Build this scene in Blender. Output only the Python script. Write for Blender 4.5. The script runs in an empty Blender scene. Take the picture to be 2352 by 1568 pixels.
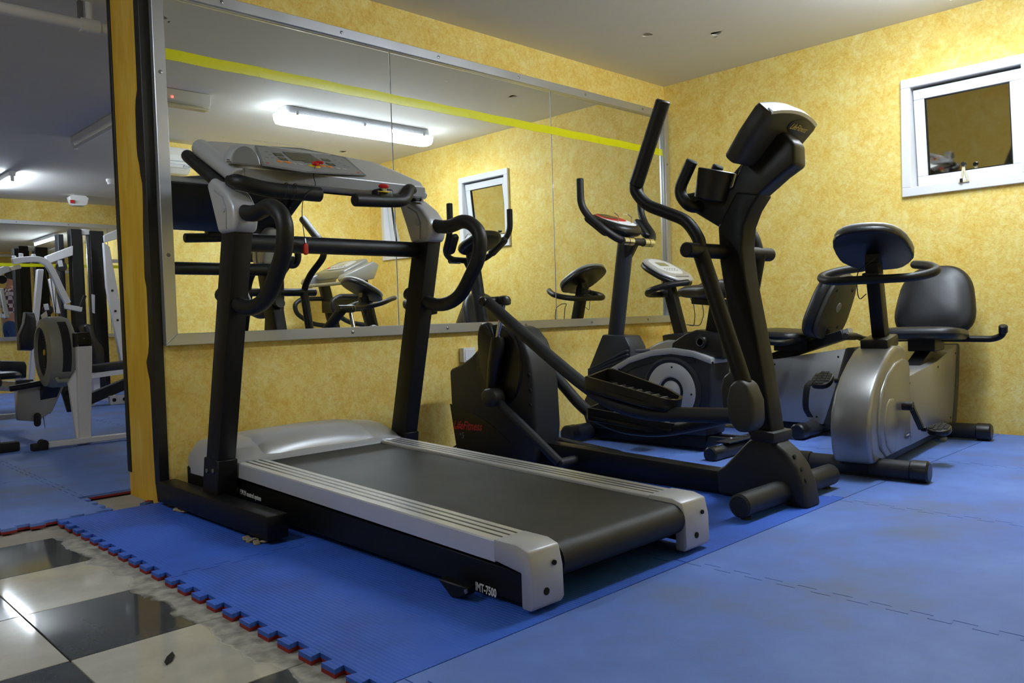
import bpy, bmesh, math, random
from mathutils import Vector as V, Matrix
random.seed(7)
SC = bpy.context.scene
COL = SC.collection

# ------------------------------------------------------------------ camera
FPX = 1869.08                       # focal length in pixels of the 2352 px wide frame
CAM = V((-5.0266, -3.5041, 0.75))
_yaw, _pit, _rol = math.radians(44.0532), math.radians(-1.7761), math.radians(-1.8085)
CF = V((math.sin(_yaw)*math.cos(_pit), math.cos(_yaw)*math.cos(_pit), math.sin(_pit)))
_r = V((math.cos(_yaw), -math.sin(_yaw), 0)); _u = _r.cross(CF)
CR = _r*math.cos(_rol)+_u*math.sin(_rol); CU = -_r*math.sin(_rol)+_u*math.cos(_rol)
cd = bpy.data.cameras.new('camera'); cd.sensor_width = 36; cd.lens = FPX/2352*36
cd.clip_start = .02; cd.clip_end = 100
cam = bpy.data.objects.new('camera', cd); COL.objects.link(cam)
m = Matrix((CR, CU, -CF)).transposed().to_4x4(); m.translation = CAM
cam.matrix_world = m; SC.camera = cam
# ------------------------------------------------------------------ world, light, exposure
w = bpy.data.worlds.new('world'); SC.world = w; w.use_nodes = True
w.node_tree.nodes['Background'].inputs[0].default_value = (.02, .025, .04, 1)   # night outside
w.node_tree.nodes['Background'].inputs[1].default_value = .15
MAIN_LIGHT = 56.0        # ceiling batten over the machines (W/m2/sr of its diffuser)
FRONT_LIGHT = 25.0       # ceiling batten over the tiles, left of the frame
BACK_LIGHT = 125.0        # bare tubes in the back room
SC.view_settings.view_transform = 'Standard'; SC.view_settings.look = 'None'
SC.view_settings.exposure = 0.0; SC.view_settings.gamma = 1; SC.view_settings.use_curve_mapping = False
cy = SC.cycles
cy.use_denoising = True; cy.max_bounces = 10; cy.diffuse_bounces = 6; cy.glossy_bounces = 6
cy.sample_clamp_indirect = 6; cy.caustics_reflective = True; cy.blur_glossy = .3

# ------------------------------------------------------------------ pixel -> place on a known plane
def ray(px, py): return CF+CR*((px-1176)/FPX)-CU*((py-784)/FPX)
def PX(px, py, X=None, Y=None, Z=None):
    d = ray(px, py)
    t = (X-CAM.x)/d.x if X is not None else (Y-CAM.y)/d.y if Y is not None else (Z-CAM.z)/d.z
    return CAM+d*t
def PXS(pts, **k): return [PX(*p, **k) for p in pts]

# ------------------------------------------------------------------ materials
def s2l(c): return tuple((x/12.92 if x <= .04045 else ((x+.055)/1.055)**2.4) for x in (v/255 for v in c))
MATS = {}
def mat(name, rgb, rough=.5, metal=0., var=.12, scale=14., bump=0., bscale=200., spec=.5, coat=0., rvar=.08):
    """plain surface with a little procedural variation of colour and gloss"""
    mt = bpy.data.materials.new(name); mt.use_nodes = True; MATS[name] = mt
    nt = mt.node_tree; N = nt.nodes; L = nt.links; b = N['Principled BSDF']
    c = s2l(rgb)
    tc = N.new('ShaderNodeTexCoord'); no = N.new('ShaderNodeTexNoise'); no.inputs['Scale'].default_value = scale
    no.inputs['Detail'].default_value = 5; L.new(tc.outputs['Object'], no.inputs['Vector'])
    mx = N.new('ShaderNodeMix'); mx.data_type = 'RGBA'
    mx.inputs[6].default_value = (*[x*(1-var) for x in c], 1); mx.inputs[7].default_value = (*[min(1, x*(1+var)) for x in c], 1)
    L.new(no.outputs['Fac'], mx.inputs[0]); L.new(mx.outputs[2], b.inputs['Base Color'])
    mr = N.new('ShaderNodeMapRange'); mr.inputs[3].default_value = max(0, rough-rvar); mr.inputs[4].default_value = min(1, rough+rvar)
    L.new(no.outputs['Fac'], mr.inputs[0]); L.new(mr.outputs[0], b.inputs['Roughness'])
    b.inputs['Metallic'].default_value = metal; b.inputs['Specular IOR Level'].default_value = spec
    b.inputs['Coat Weight'].default_value = coat
    if bump:
        n2 = N.new('ShaderNodeTexNoise'); n2.inputs['Scale'].default_value = bscale; n2.inputs['Detail'].default_value = 3
        L.new(tc.outputs['Object'], n2.inputs['Vector'])
        bp = N.new('ShaderNodeBump'); bp.inputs['Strength'].default_value = bump; bp.inputs['Distance'].default_value = .002
        L.new(n2.outputs['Fac'], bp.inputs['Height']); L.new(bp.outputs[0], b.inputs['Normal'])
    return mt
def nodes(name):
    mt = bpy.data.materials.new(name); mt.use_nodes = True; MATS[name] = mt
    return mt, mt.node_tree.nodes, mt.node_tree.links, mt.node_tree.nodes['Principled BSDF']
def ramp(N, stops):
    r = N.new('ShaderNodeValToRGB'); e = r.color_ramp.elements
    while len(e) < len(stops): e.new(.5)
    for el, (p, c) in zip(e, stops): el.position = p; el.color = (*c, 1)
    return r
def emit(name, rgb, strength):
    mt, N, L, b = nodes(name); b.inputs['Base Color'].default_value = (.8, .8, .8, 1)
    b.inputs['Emission Color'].default_value = (*rgb, 1); b.inputs['Emission Strength'].default_value = strength
    return mt

def wall_paint():
    """sponged yellow paint: pale yellow with darker orange streaks, lightly textured plaster"""
    mt, N, L, b = nodes('sponged_yellow_paint')
    g = N.new('ShaderNodeNewGeometry')
    n1 = N.new('ShaderNodeTexNoise'); n1.inputs['Scale'].default_value = 6.5; n1.inputs['Detail'].default_value = 10
    n1.inputs['Roughness'].default_value = .74; n1.inputs['Distortion'].default_value = .5
    L.new(g.outputs['Position'], n1.inputs['Vector'])
    n2 = N.new('ShaderNodeTexNoise'); n2.inputs['Scale'].default_value = 38; n2.inputs['Detail'].default_value = 8
    n2.inputs['Roughness'].default_value = .75; n2.inputs['Distortion'].default_value = .8
    L.new(g.outputs['Position'], n2.inputs['Vector'])
    mx = N.new('ShaderNodeMix'); mx.data_type = 'FLOAT'; mx.inputs[0].default_value = .5
    L.new(n1.outputs['Fac'], mx.inputs[2]); L.new(n2.outputs['Fac'], mx.inputs[3])
    r = ramp(N, [(.34, s2l((221, 174, 74))), (.43, s2l((236, 201, 100))), (.52, s2l((242, 218, 127))), (.64, s2l((247, 233, 162)))])
    L.new(mx.outputs[0], r.inputs[0])
    n4 = N.new('ShaderNodeTexNoise'); n4.inputs['Scale'].default_value = 7; n4.inputs['Detail'].default_value = 9; n4.inputs['Roughness'].default_value = .7; n4.inputs['Distortion'].default_value = .35
    L.new(g.outputs['Position'], n4.inputs['Vector'])
    sb = N.new('ShaderNodeMath'); sb.operation = 'SUBTRACT'; sb.inputs[1].default_value = .5; L.new(n4.outputs['Fac'], sb.inputs[0])
    ab = N.new('ShaderNodeMath'); ab.operation = 'ABSOLUTE'; L.new(sb.outputs[0], ab.inputs[0])
    vn = N.new('ShaderNodeMapRange'); vn.inputs[1].default_value = .022; vn.inputs[2].default_value = 0; vn.inputs[4].default_value = .36; L.new(ab.outputs[0], vn.inputs[0])
    m4 = N.new('ShaderNodeMix'); m4.data_type = 'RGBA'; m4.inputs[7].default_value = (*s2l((216, 156, 52)), 1)
    L.new(vn.outputs[0], m4.inputs[0]); L.new(r.outputs[0], m4.inputs[6]); L.new(m4.outputs[2], b.inputs['Base Color'])
    b.inputs['Roughness'].default_value = .62; b.inputs['Specular IOR Level'].default_value = .3
    bp = N.new('ShaderNodeBump'); bp.inputs['Strength'].default_value = .25; bp.inputs['Distance'].default_value = .004
    n3 = N.new('ShaderNodeTexNoise'); n3.inputs['Scale'].default_value = 110; n3.inputs['Detail'].default_value = 4
    L.new(g.outputs['Position'], n3.inputs['Vector']); L.new(n3.outputs['Fac'], bp.inputs['Height']); L.new(bp.outputs[0], b.inputs['Normal'])
    return mt
def pillar_paint():
    mt, N, L, b = nodes('smooth_ochre_paint')
    g = N.new('ShaderNodeNewGeometry'); mp = N.new('ShaderNodeMapping'); mp.inputs['Scale'].default_value = (10, 10, 2.5)
    L.new(g.outputs['Position'], mp.inputs[0])
    n1 = N.new('ShaderNodeTexNoise'); n1.inputs['Scale'].default_value = 1.6; n1.inputs['Detail'].default_value = 7
    L.new(mp.outputs[0], n1.inputs['Vector'])
    r = ramp(N, [(.3, s2l((222, 172, 42))), (.5, s2l((232, 186, 56))), (.7, s2l((238, 202, 92)))])
    L.new(n1.outputs['Fac'], r.inputs[0]); L.new(r.outputs[0], b.inputs['Base Color']); b.inputs['Roughness'].default_value = .5
    return mt
def foam(name, a, b_, dust, ribs):
    mt, N, L, b = nodes(name)
    g = N.new('ShaderNodeNewGeometry')
    n1 = N.new('ShaderNodeTexNoise'); n1.inputs['Scale'].default_value = 2.2; n1.inputs['Detail'].default_value = 8; n1.inputs['Roughness'].default_value = .6
    L.new(g.outputs['Position'], n1.inputs['Vector'])
    r = ramp(N, [(.32, s2l(dust)), (.5, s2l(a)), (.7, s2l(b_))]); L.new(n1.outputs['Fac'], r.inputs[0])
    L.new(r.outputs[0], b.inputs['Base Color']); b.inputs['Roughness'].default_value = .55; b.inputs['Specular IOR Level'].default_value = .35
    bp = N.new('ShaderNodeBump')
    if ribs:
        wv = N.new('ShaderNodeTexWave'); wv.bands_direction = 'X'; wv.inputs['Scale'].default_value = 26
        L.new(g.outputs['Position'], wv.inputs['Vector']); L.new(wv.outputs['Fac'], bp.inputs['Height'])
        bp.inputs['Strength'].default_value = .35; bp.inputs['Distance'].default_value = .002
    else:
        n2 = N.new('ShaderNodeTexNoise'); n2.inputs['Scale'].default_value = 320; n2.inputs['Detail'].default_value = 2
        L.new(g.outputs['Position'], n2.inputs['Vector']); L.new(n2.outputs['Fac'], bp.inputs['Height'])
        bp.inputs['Strength'].default_value = .35; bp.inputs['Distance'].default_value = .0015
    L.new(bp.outputs[0], b.inputs['Normal'])
    return mt
def tile_mat(name, a, b_):
    """polished tile; rough grey mortar smeared over the part that ran under the old edge at x > -4.2"""
    mt, N, L, b = nodes(name)
    g = N.new('ShaderNodeNewGeometry')
    n1 = N.new('ShaderNodeTexNoise'); n1.inputs['Scale'].default_value = 7; n1.inputs['Detail'].default_value = 9; n1.inputs['Roughness'].default_value = .65
    L.new(g.outputs['Position'], n1.inputs['Vector'])
    r = ramp(N, [(.3, s2l(a)), (.7, s2l(b_))]); L.new(n1.outputs['Fac'], r.inputs[0])
    n3 = N.new('ShaderNodeTexNoise'); n3.inputs['Scale'].default_value = 30; n3.inputs['Detail'].default_value = 8
    L.new(g.outputs['Position'], n3.inputs['Vector'])
    r2 = ramp(N, [(.3, s2l((128, 124, 116))), (.7, s2l((176, 172, 162)))]); L.new(n3.outputs['Fac'], r2.inputs[0])
    sp = N.new('ShaderNodeSeparateXYZ'); L.new(g.outputs['Position'], sp.inputs[0])
    n2 = N.new('ShaderNodeTexNoise'); n2.inputs['Scale'].default_value = 6; n2.inputs['Detail'].default_value = 3
    L.new(g.outputs['Position'], n2.inputs['Vector'])
    ad = N.new('ShaderNodeMath'); ad.operation = 'MULTIPLY_ADD'; ad.inputs[1].default_value = .16
    L.new(n2.outputs['Fac'], ad.inputs[0]); L.new(sp.outputs[0], ad.inputs[2])
    mr = N.new('ShaderNodeMapRange'); mr.inputs[1].default_value = -4.125; mr.inputs[2].default_value = -4.11
    L.new(ad.outputs[0], mr.inputs[0])
    mx = N.new('ShaderNodeMix'); mx.data_type = 'RGBA'; L.new(mr.outputs[0], mx.inputs[0]); L.new(r.outputs[0], mx.inputs[6]); L.new(r2.outputs[0], mx.inputs[7])
    L.new(mx.outputs[2], b.inputs['Base Color'])
    m2 = N.new('ShaderNodeMapRange'); m2.inputs[3].default_value = .06; m2.inputs[4].default_value = .8
    L.new(mr.outputs[0], m2.inputs[0]); L.new(m2.outputs[0], b.inputs['Roughness'])
    b.inputs['Specular IOR Level'].default_value = .5
    return mt

wall_m = wall_paint(); pillar_m = pillar_paint()
mat('ceiling_white', (226, 224, 218), .8, var=.03, scale=3)
mat('cement', (168, 162, 150), .9, var=.18, scale=9, bump=.4, bscale=60)
tile_mat('tile_cream', (180, 176, 164), (202, 198, 187)); tile_mat('tile_charcoal', (58, 61, 65), (84, 87, 90))
foam('foam_ribbed_blue', (54, 100, 208), (62, 110, 222), (52, 88, 178), True)
foam('foam_smooth_blue', (94, 126, 205), (106, 142, 221), (102, 120, 166), False)
mat('foam_blue_edge', (70, 96, 140), .8, var=.1)
mat('foam_red', (140, 38, 40), .8, var=.15)
mat('aluminium', (196, 198, 204), .34, metal=.75, var=.06, scale=6)
mat('screw_steel', (150, 150, 155), .35, metal=.9)
mat('chrome', (225, 226, 230), .1, metal=1., var=.02)
mat('black_trim', (15, 15, 17), .42, var=.15)
mat('black_paint', (15, 15, 17), .46, var=.12, scale=30, bump=.05, spec=.32)
mat('black_grip', (14, 14, 16), .5, var=.12, bump=.12, bscale=300)
mat('black_plastic', (17, 17, 20), .38, var=.1)
mat('charcoal_plastic', (39, 40, 44), .5, var=.07, bump=.1, bscale=350, spec=.35)
mat('slate_plastic', (36, 40, 50), .45, var=.07, bump=.06, bscale=350, spec=.38)
mat('dark_olive_plastic', (48, 47, 43), .5, var=.07, bump=.12, bscale=350)
mat('silver_paint', (198, 200, 206), .36, metal=.35, var=.04, scale=5)
mat('satin_silver', (150, 150, 150), .34, metal=.55, var=.04, scale=5)
mat('silver_plastic', (188, 190, 196), .42, metal=.25, var=.04, scale=6)
mat('grey_plastic', (150, 152, 158), .45, metal=.2, var=.05)
mat('silver_rail', (220, 222, 226), .32, metal=.4, var=.04)
mat('belt_rubber', (25, 26, 27), .56, var=.16, scale=5, bump=.25, bscale=420)
mat('black_leather', (17, 19, 26), .42, var=.12, scale=10, bump=.12, bscale=220)
mat('rubber', (30, 30, 32), .7, var=.1)
mat('white_enamel', (232, 233, 238), .4, var=.03)
mat('white_plastic', (228, 228, 226), .45, var=.03)
mat('beige_plastic', (214, 206, 178), .5, var=.05)
mat('red_plastic', (196, 24, 30), .35, var=.06)
mat('yellow_plastic', (232, 200, 40), .5, var=.05)
mat('orange_plastic', (236, 140, 40), .45, var=.05)
mat('yellow_tape', (226, 226, 8), .3, var=.05, scale=20)
mat('label_white', (226, 228, 232), .6, var=.02)
mat('label_red', (190, 36, 44), .5, var=.03)
mat('label_gold', (226, 206, 120), .45, var=.03)
mat('label_grey', (120, 122, 126), .6, var=.03)
mat('label_blue', (70, 84, 130), .6, var=.03)
mat('lcd_dark', (44, 42, 36), .25, var=.05)
mat('lcd_green', (158, 156, 120), .3, var=.05)
mat('rower_grey', (150, 150, 138), .42, var=.05)
mat('rower_rail', (168, 170, 172), .35, metal=.4, var=.05)
mat('scrap_paper', (150, 140, 118), .9, var=.2, scale=60)
mat('wire_black', (18, 18, 20), .5)
mat('hole_dark', (20, 19, 18), .9)
mat('skin', (188, 136, 108), .55, var=.06)
mat('hair', (28, 22, 20), .6, var=.2)
mat('denim', (52, 78, 124), .85, var=.2, scale=60)
mat('shoe', (60, 54, 50), .7)
emit('tube_glow_main', (.80, .90, 1.0), MAIN_LIGHT)
emit('tube_glow_front', (.80, .90, 1.0), FRONT_LIGHT)
emit('tube_glow_back', (.80, .90, 1.0), BACK_LIGHT)
emit('led_red', (1, .05, .04), 6)
def mirror_mat():
    mt, N, L, b = nodes('mirror_glass')
    b.inputs['Base Color'].default_value = (.86, .88, .86, 1); b.inputs['Metallic'].default_value = 1; b.inputs['Roughness'].default_value = 0
    # specks of dried splashes
    g = N.new('ShaderNodeNewGeometry'); vo = N.new('ShaderNodeTexVoronoi'); vo.inputs['Scale'].default_value = 34
    L.new(g.outputs['Position'], vo.inputs['Vector'])
    no = N.new('ShaderNodeTexNoise'); no.inputs['Scale'].default_value = 4; L.new(g.outputs['Position'], no.inputs['Vector'])
    mr = N.new('ShaderNodeMapRange'); mr.inputs[1].default_value = .055; mr.inputs[2].default_value = .04; mr.inputs[4].default_value = .5
    L.new(vo.outputs['Distance'], mr.inputs[0])
    m3 = N.new('ShaderNodeMapRange'); m3.inputs[1].default_value = .52; m3.inputs[2].default_value = .62; L.new(no.outputs['Fac'], m3.inputs[0])
    mu = N.new('ShaderNodeMath'); mu.operation = 'MULTIPLY'; L.new(mr.outputs[0], mu.inputs[0]); L.new(m3.outputs[0], mu.inputs[1])
    d = N.new('ShaderNodeBsdfDiffuse'); d.inputs[0].default_value = (.8, .8, .8, 1)
    ms = N.new('ShaderNodeMixShader'); L.new(mu.outputs[0], ms.inputs[0]); L.new(b.outputs[0], ms.inputs[1]); L.new(d.outputs[0], ms.inputs[2])
    L.new(ms.outputs[0], N['Material Output'].inputs[0])
mirror_mat()
def tinted():
    mt, N, L, b = nodes('tinted_window_glass')
    b.inputs['Base Color'].default_value = (.72, .71, .66, 1); b.inputs['Metallic'].default_value = 1; b.inputs['Roughness'].default_value = .03
tinted()
def plaid():
    mt, N, L, b = nodes('plaid_shirt'); tc = N.new('ShaderNodeTexCoord'); ck = N.new('ShaderNodeTexChecker'); ck.inputs['Scale'].default_value = 16
    ck.inputs[1].default_value = (*s2l((214, 200, 200)), 1); ck.inputs[2].default_value = (*s2l((104, 62, 70)), 1)
    L.new(tc.outputs['Object'], ck.inputs[0]); L.new(ck.outputs[0], b.inputs['Base Color']); b.inputs['Roughness'].default_value = .85
plaid()

MT = .02                                # thickness of the floor mats
# ------------------------------------------------------------------ mesh helpers (all in world coordinates)
def BM(): return bmesh.new()
def basis(d, ref=V((0, 0, 1))):
    d = V(d).normalized(); ref = V(ref)
    if abs(d.dot(ref)) > .97: ref = V((1, 0, 0))
    a = d.cross(ref).normalized(); return a, a.cross(d).normalized()*-1
def box(bm, c, s, R=None):
    c = V(c); vs = []
    for dz in (-.5, .5):
        for dx, dy in ((-.5, -.5), (.5, -.5), (.5, .5), (-.5, .5)):
            p = V((dx*s[0], dy*s[1], dz*s[2]))
            vs.append(bm.verts.new(c+(R @ p if R else p)))
    for f in ((0, 3, 2, 1), (4, 5, 6, 7), (0, 1, 5, 4), (1, 2, 6, 5), (2, 3, 7, 6), (3, 0, 4, 7)): bm.faces.new([vs[i] for i in f])
    return bm
def box2(bm, a, b): return box(bm, [(a[i]+b[i])/2 for i in range(3)], [abs(b[i]-a[i]) for i in range(3)])
def prism(bm, pts, vec):
    vec = V(vec); n = len(pts); a = [bm.verts.new(V(p)) for p in pts]; b = [bm.verts.new(V(p)+vec) for p in pts]
    bm.faces.new(a); bm.faces.new(b[::-1])
    for i in range(n): bm.faces.new((a[i], b[i], b[(i+1) % n], a[(i+1) % n]))
    return bm
def loft(bm, secs, cap=True, closed=True):
    rows = [[bm.verts.new(V(p)) for p in s] for s in secs]; n = len(rows[0])
    for r0, r1 in zip(rows, rows[1:]):
        for i in range(n if closed else n-1): bm.faces.new((r0[i], r0[(i+1) % n], r1[(i+1) % n], r1[i]))
    if cap and closed: bm.faces.new(rows[0][::-1]); bm.faces.new(rows[-1])
    return bm
def smooth_path(pts, k=6):
    pts = [V(p) for p in pts]
    if len(pts) < 3 or k < 2: return pts
    P = [pts[0]*2-pts[1]]+pts+[pts[-1]*2-pts[-2]]; out = []
    for i in range(1, len(P)-2):
        a, b, c, d = P[i-1:i+3]
        for j in range(k):
            t = j/k; out.append(.5*((2*b)+(c-a)*t+(2*a-5*b+4*c-d)*t*t+(3*b-3*c+d-a)*t**3))
    return out+[pts[-1]]
def fillet(pts, r, k=5):
    """polyline with rounded corners of radius r"""
    pts = [V(p) for p in pts]; out = [pts[0]]
    for a, b, c in zip(pts, pts[1:], pts[2:]):
        u = (a-b); v_ = (c-b); d = min(r, u.length*.48, v_.length*.48); p = b+u.normalized()*d; q = b+v_.normalized()*d
        for j in range(k+1):
            t = j/k; out.append(p*(1-t)**2+b*2*t*(1-t)+q*t*t)
    return out+[pts[-1]]
def tube(bm, path, r, n=12, cap='flat', flat=1.0, ref=(0, 0, 1)):
    """r: radius or list; flat squeezes the section along its second axis"""
    path = [V(p) for p in path]; m_ = len(path); rs = r if isinstance(r, (list, tuple)) else [r]*m_
    if len(rs) != m_: rs = [rs[0]+(rs[-1]-rs[0])*i/(m_-1) for i in range(m_)]
    T = [((path[min(i+1, m_-1)]-path[max(i-1, 0)]).normalized()) for i in range(m_)]
    a, b = basis(T[0], ref); secs = []
    for i in range(m_):
        a = (a-T[i]*a.dot(T[i])).normalized(); b = T[i].cross(a)
        secs.append((path[i], a.copy(), b.copy(), rs[i]))
    full = []
    ring = lambda p, a, b, q: [p+(a*math.cos(2*math.pi*k/n)+b*flat*math.sin(2*math.pi*k/n))*q for k in range(n)]
    if cap == 'round':
        p, a, b, q = secs[0]
        for t in (75, 50, 25): full.append(ring(p-T[0]*q*math.sin(math.radians(t)), a, b, q*math.cos(math.radians(t))))
    elif cap == 'soft':
        p, a, b, q = secs[0]; full.append(ring(p, a, b, q*.82)); secs[0] = (p+T[0]*q*.18, a, b, q)
    for s in secs: full.append(ring(*s))
    if cap == 'round':
        p, a, b, q = secs[-1]
        for t in (25, 50, 75): full.append(ring(p+T[-1]*q*math.sin(math.radians(t)), a, b, q*math.cos(math.radians(t))))
    elif cap == 'soft':
        p, a, b, q = secs[-1]; full[-1] = ring(p-T[-1]*q*.18, a, b, q); full.append(ring(p, a, b, q*.82))
    return loft(bm, full)
def bar(bm, a, b, w, h, ref=(0, 0, 1)):
    """straight bar of rectangular section: w across, h along ref-ish"""
    a, b = V(a), V(b); d = (b-a).normalized(); s = d.cross(V(ref))
    if s.length < 1e-3: s = d.cross(V((0, 1, 0)))
    s.normalize(); u = s.cross(d)
    sec = lambda p: [p+s*w/2*i+u*h/2*j for i, j in ((-1, -1), (1, -1), (1, 1), (-1, 1))]
    return loft(bm, [sec(a), sec(b)])
def lathe(bm, o, ax, prof, n=24, ref=(0, 0, 1)):
    o = V(o); ax = V(ax).normalized(); a, b = basis(ax, ref)
    return loft(bm, [[o+ax*h+(a*math.cos(2*math.pi*k/n)+b*math.sin(2*math.pi*k/n))*max(r, 1e-4) for k in range(n)] for r, h in prof])
def slab(bm, outline, o, ax, ay, t, edge=.3, dome=0., steps=4):
    """rounded pad: 2-D outline in the plane (o, ax, ay), thickness t along ax x ay, rounded rim, optional domed front"""
    o, ax, ay = V(o), V(ax).normalized(), V(ay).normalized(); az = ax.cross(ay)
    cx = sum(p[0] for p in outline)/len(outline); cyy = sum(p[1] for p in outline)/len(outline)
    size = max(max(abs(p[0]-cx), abs(p[1]-cyy)) for p in outline)
    e = edge*t
    def sec(ins, h): 
        k = 1-ins/size
        return [o+ax*(cx+(p[0]-cx)*k)+ay*(cyy+(p[1]-cyy)*k)+az*h for p in outline]
    S = []
    for j in range(steps+1):
        a = math.pi/2*j/steps; S.append(sec(e*(1-math.sin(a)), e*(1-math.cos(a))))
    for j in range(steps+1):
        a = math.pi/2*j/steps; S.append(sec(e*(1-math.cos(a)), t-e+e*math.sin(a)))
    if dome:
        for k in (.72, .45, .18): S.append(sec(size*(1-k), t+dome*(1-k*k)))
    return loft(bm, S)
def rrect(w, h, r, k=5, cx=0, cy=0):
    out = []
    for sx, sy, a0 in ((1, 1, 0), (-1, 1, 90), (-1, -1, 180), (1, -1, 270)):
        for j in range(k+1):
            a = math.radians(a0+90*j/k); out.append((cx+sx*(w/2-r)+r*math.cos(a), cy+sy*(h/2-r)+r*math.sin(a)))
    return out
def oval(w, h, n=28, p=2., cx=0, cy=0):
    out = []
    for k in range(n):
        a = 2*math.pi*k/n; c, s = math.cos(a), math.sin(a)
        out.append((cx+w/2*math.copysign(abs(c)**(2/p), c), cy+h/2*math.copysign(abs(s)**(2/p), s)))
    return out
def bevel(bm, off=.004, seg=2, ang=30):
    bm.normal_update()
    es = [e for e in bm.edges if len(e.link_faces) == 2 and e.calc_face_angle(0) > math.radians(ang)]
    if es: bmesh.ops.bevel(bm, geom=es, offset=off, segments=seg, profile=.5, affect='EDGES', clamp_overlap=True)
    return bm
ORI = {}
def obj(name, bm, material, parent=None, sharp=40, origin=None):
    """link one mesh; geometry is given in world space, or in the root's local space when the root is turned"""
    bmesh.ops.recalc_face_normals(bm, faces=bm.faces[:])
    if parent is not None and abs(ORI[parent.name][2]-MT) < 1e-6:          # nothing of a machine sinks into the mat it stands on
        for v in bm.verts: v.co.z = max(v.co.z, MT)
    o0 = V(ORI[parent.name]) if parent is not None else V(origin or (0, 0, 0))
    me = bpy.data.meshes.new(name)
    bmesh.ops.translate(bm, verts=bm.verts[:], vec=-o0); bm.to_mesh(me); bm.free()
    for p in me.polygons: p.use_smooth = True
    me.set_sharp_from_angle(angle=math.radians(sharp))
    me.materials.append(material if not isinstance(material, str) else MATS[material])
    o = bpy.data.objects.new(name, me); COL.objects.link(o)
    if parent is not None: o.parent = parent
    else: o.location = o0
    ORI[o.name] = tuple(o0)
    return o
def thing(name, label, cat, loc, group=None, rotz=0., local=False):
    o = bpy.data.objects.new(name, None); COL.objects.link(o); o.empty_display_size = .1
    o.location = loc; o.rotation_euler = (0, 0, rotz); o['label'] = label; o['category'] = cat
    if group: o['group'] = group
    ORI[o.name] = (0, 0, 0) if local else tuple(loc)
    return o
def tag(o, label, cat, group=None):
    o['label'] = label; o['category'] = cat
    if group: o['group'] = group
    return o
def struct(name, bm, m_, label=None, sharp=30):
    o = obj(name, bm, m_, sharp=sharp); o['kind'] = 'structure'
    if label: o['label'] = label
    return o
def text(body, o, right, up, size, material, parent, name='lettering', shear=0., extrude=.0004, sx=1., bold=0.):
    cu = bpy.data.curves.new('t', 'FONT'); cu.body = body; cu.size = size; cu.extrude = extrude; cu.shear = shear; cu.offset = bold
    cu.resolution_u = 3
    to = bpy.data.objects.new('t', cu); COL.objects.link(to); bpy.context.view_layer.update()
    me = bpy.data.meshes.new_from_object(to.evaluated_get(bpy.context.evaluated_depsgraph_get()))
    bpy.data.objects.remove(to); bpy.data.curves.remove(cu)
    R_, U_ = V(right).normalized(), V(up).normalized(); U_ = (U_-R_*U_.dot(R_)).normalized(); Nn = R_.cross(U_)
    bm = BM(); bm.from_mesh(me); bpy.data.meshes.remove(me)
    for v in bm.verts: v.co = V(o)+R_*v.co.x*sx+U_*v.co.y+Nn*v.co.z
    return obj(name, bm, material, parent)

# =================================================================== THE ROOM
H = 2.394                               # ceiling height
WY = .010                               # plaster face behind the mirror (glass front is y = 0)
YC = -3.825; YF = 8.04; XL = -8.2
# floor slab with tiles on it
b = BM(); box2(b, (XL-.2, YC-.2, -.2), (.2, YF+.2, -.008)); floor = struct('floor', b, 'cement', 'bare grey cement floor under tiles and mats')
tx0, ty0, tp = -4.4935, -1.4755, .4170
tm = {}
for key in ('tile_cream', 'tile_charcoal'):
    bb = BM(); box(bb, (0, 0, -.005), (tp-.003, tp-.003, .010)); bevel(bb, .0012, 1)
    me = bpy.data.meshes.new('floor_tile'); bmesh.ops.recalc_face_normals(bb, faces=bb.faces[:]); bb.to_mesh(me); bb.free()
    me.materials.append(MATS[key]); tm[key] = me
for i in range(-8, 1):
    for j in range(-6, 4):
        x, y = tx0+(i+.5)*tp, ty0+(j+.5)*tp
        if y-tp/2 < YC or y+tp/2 > .02: continue
        o = bpy.data.objects.new('floor_tile', tm['tile_cream' if (i+j) % 2 else 'tile_charcoal']); COL.objects.link(o)
        o.location = (x, y, 0); o.parent = floor
# mirror wall (its end face towards the opening is painted smooth ochre)
XE = -3.725; TH = .375
b = BM(); box2(b, (XE+.004, WY, -.008), (0, TH-.002, H)); wm = struct('wall_mirror_side', b, wall_m, 'yellow sponge-painted wall that carries the large mirror')
b = BM(); box2(b, (XE, WY+.001, -.008), (XE+.012, TH, H)); obj('end_face', b, pillar_m, wm)
# right wall with two window openings
W1 = (-2.331, -1.663); W2 = (-3.583, -2.928); WZ = (1.375, 2.055)
b = BM()
ys = [YC-.2, W2[0]+.03, W2[1]-.03, W1[0]+.03, W1[1]-.03, YF+.2]
for k in range(5):
    if k in (1, 3):
        box2(b, (0, ys[k], -.008), (.2, ys[k+1], WZ[0]+.03)); box2(b, (0, ys[k], WZ[1]-.03), (.2, ys[k+1], H))
    else: box2(b, (0, ys[k], -.008), (.2, ys[k+1], H))
struct('wall_right', b, wall_m, 'yellow sponge-painted side wall with two small windows')
b = BM(); box2(b, (XL-.2, YC-.2, -.008), (0, YC, H)); struct('wall_camera_side', b, wall_m, 'yellow wall opposite the large mirror')
b = BM(); box2(b, (XL-.2, YF, -.008), (0, YF+.2, H)); struct('wall_back_room', b, wall_m, 'far yellow wall of the back room')
b = BM(); box2(b, (XL-.2, YC, -.008), (XL, YF, H)); struct('wall_left', b, wall_m, 'yellow wall on the far left of the room')
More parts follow.
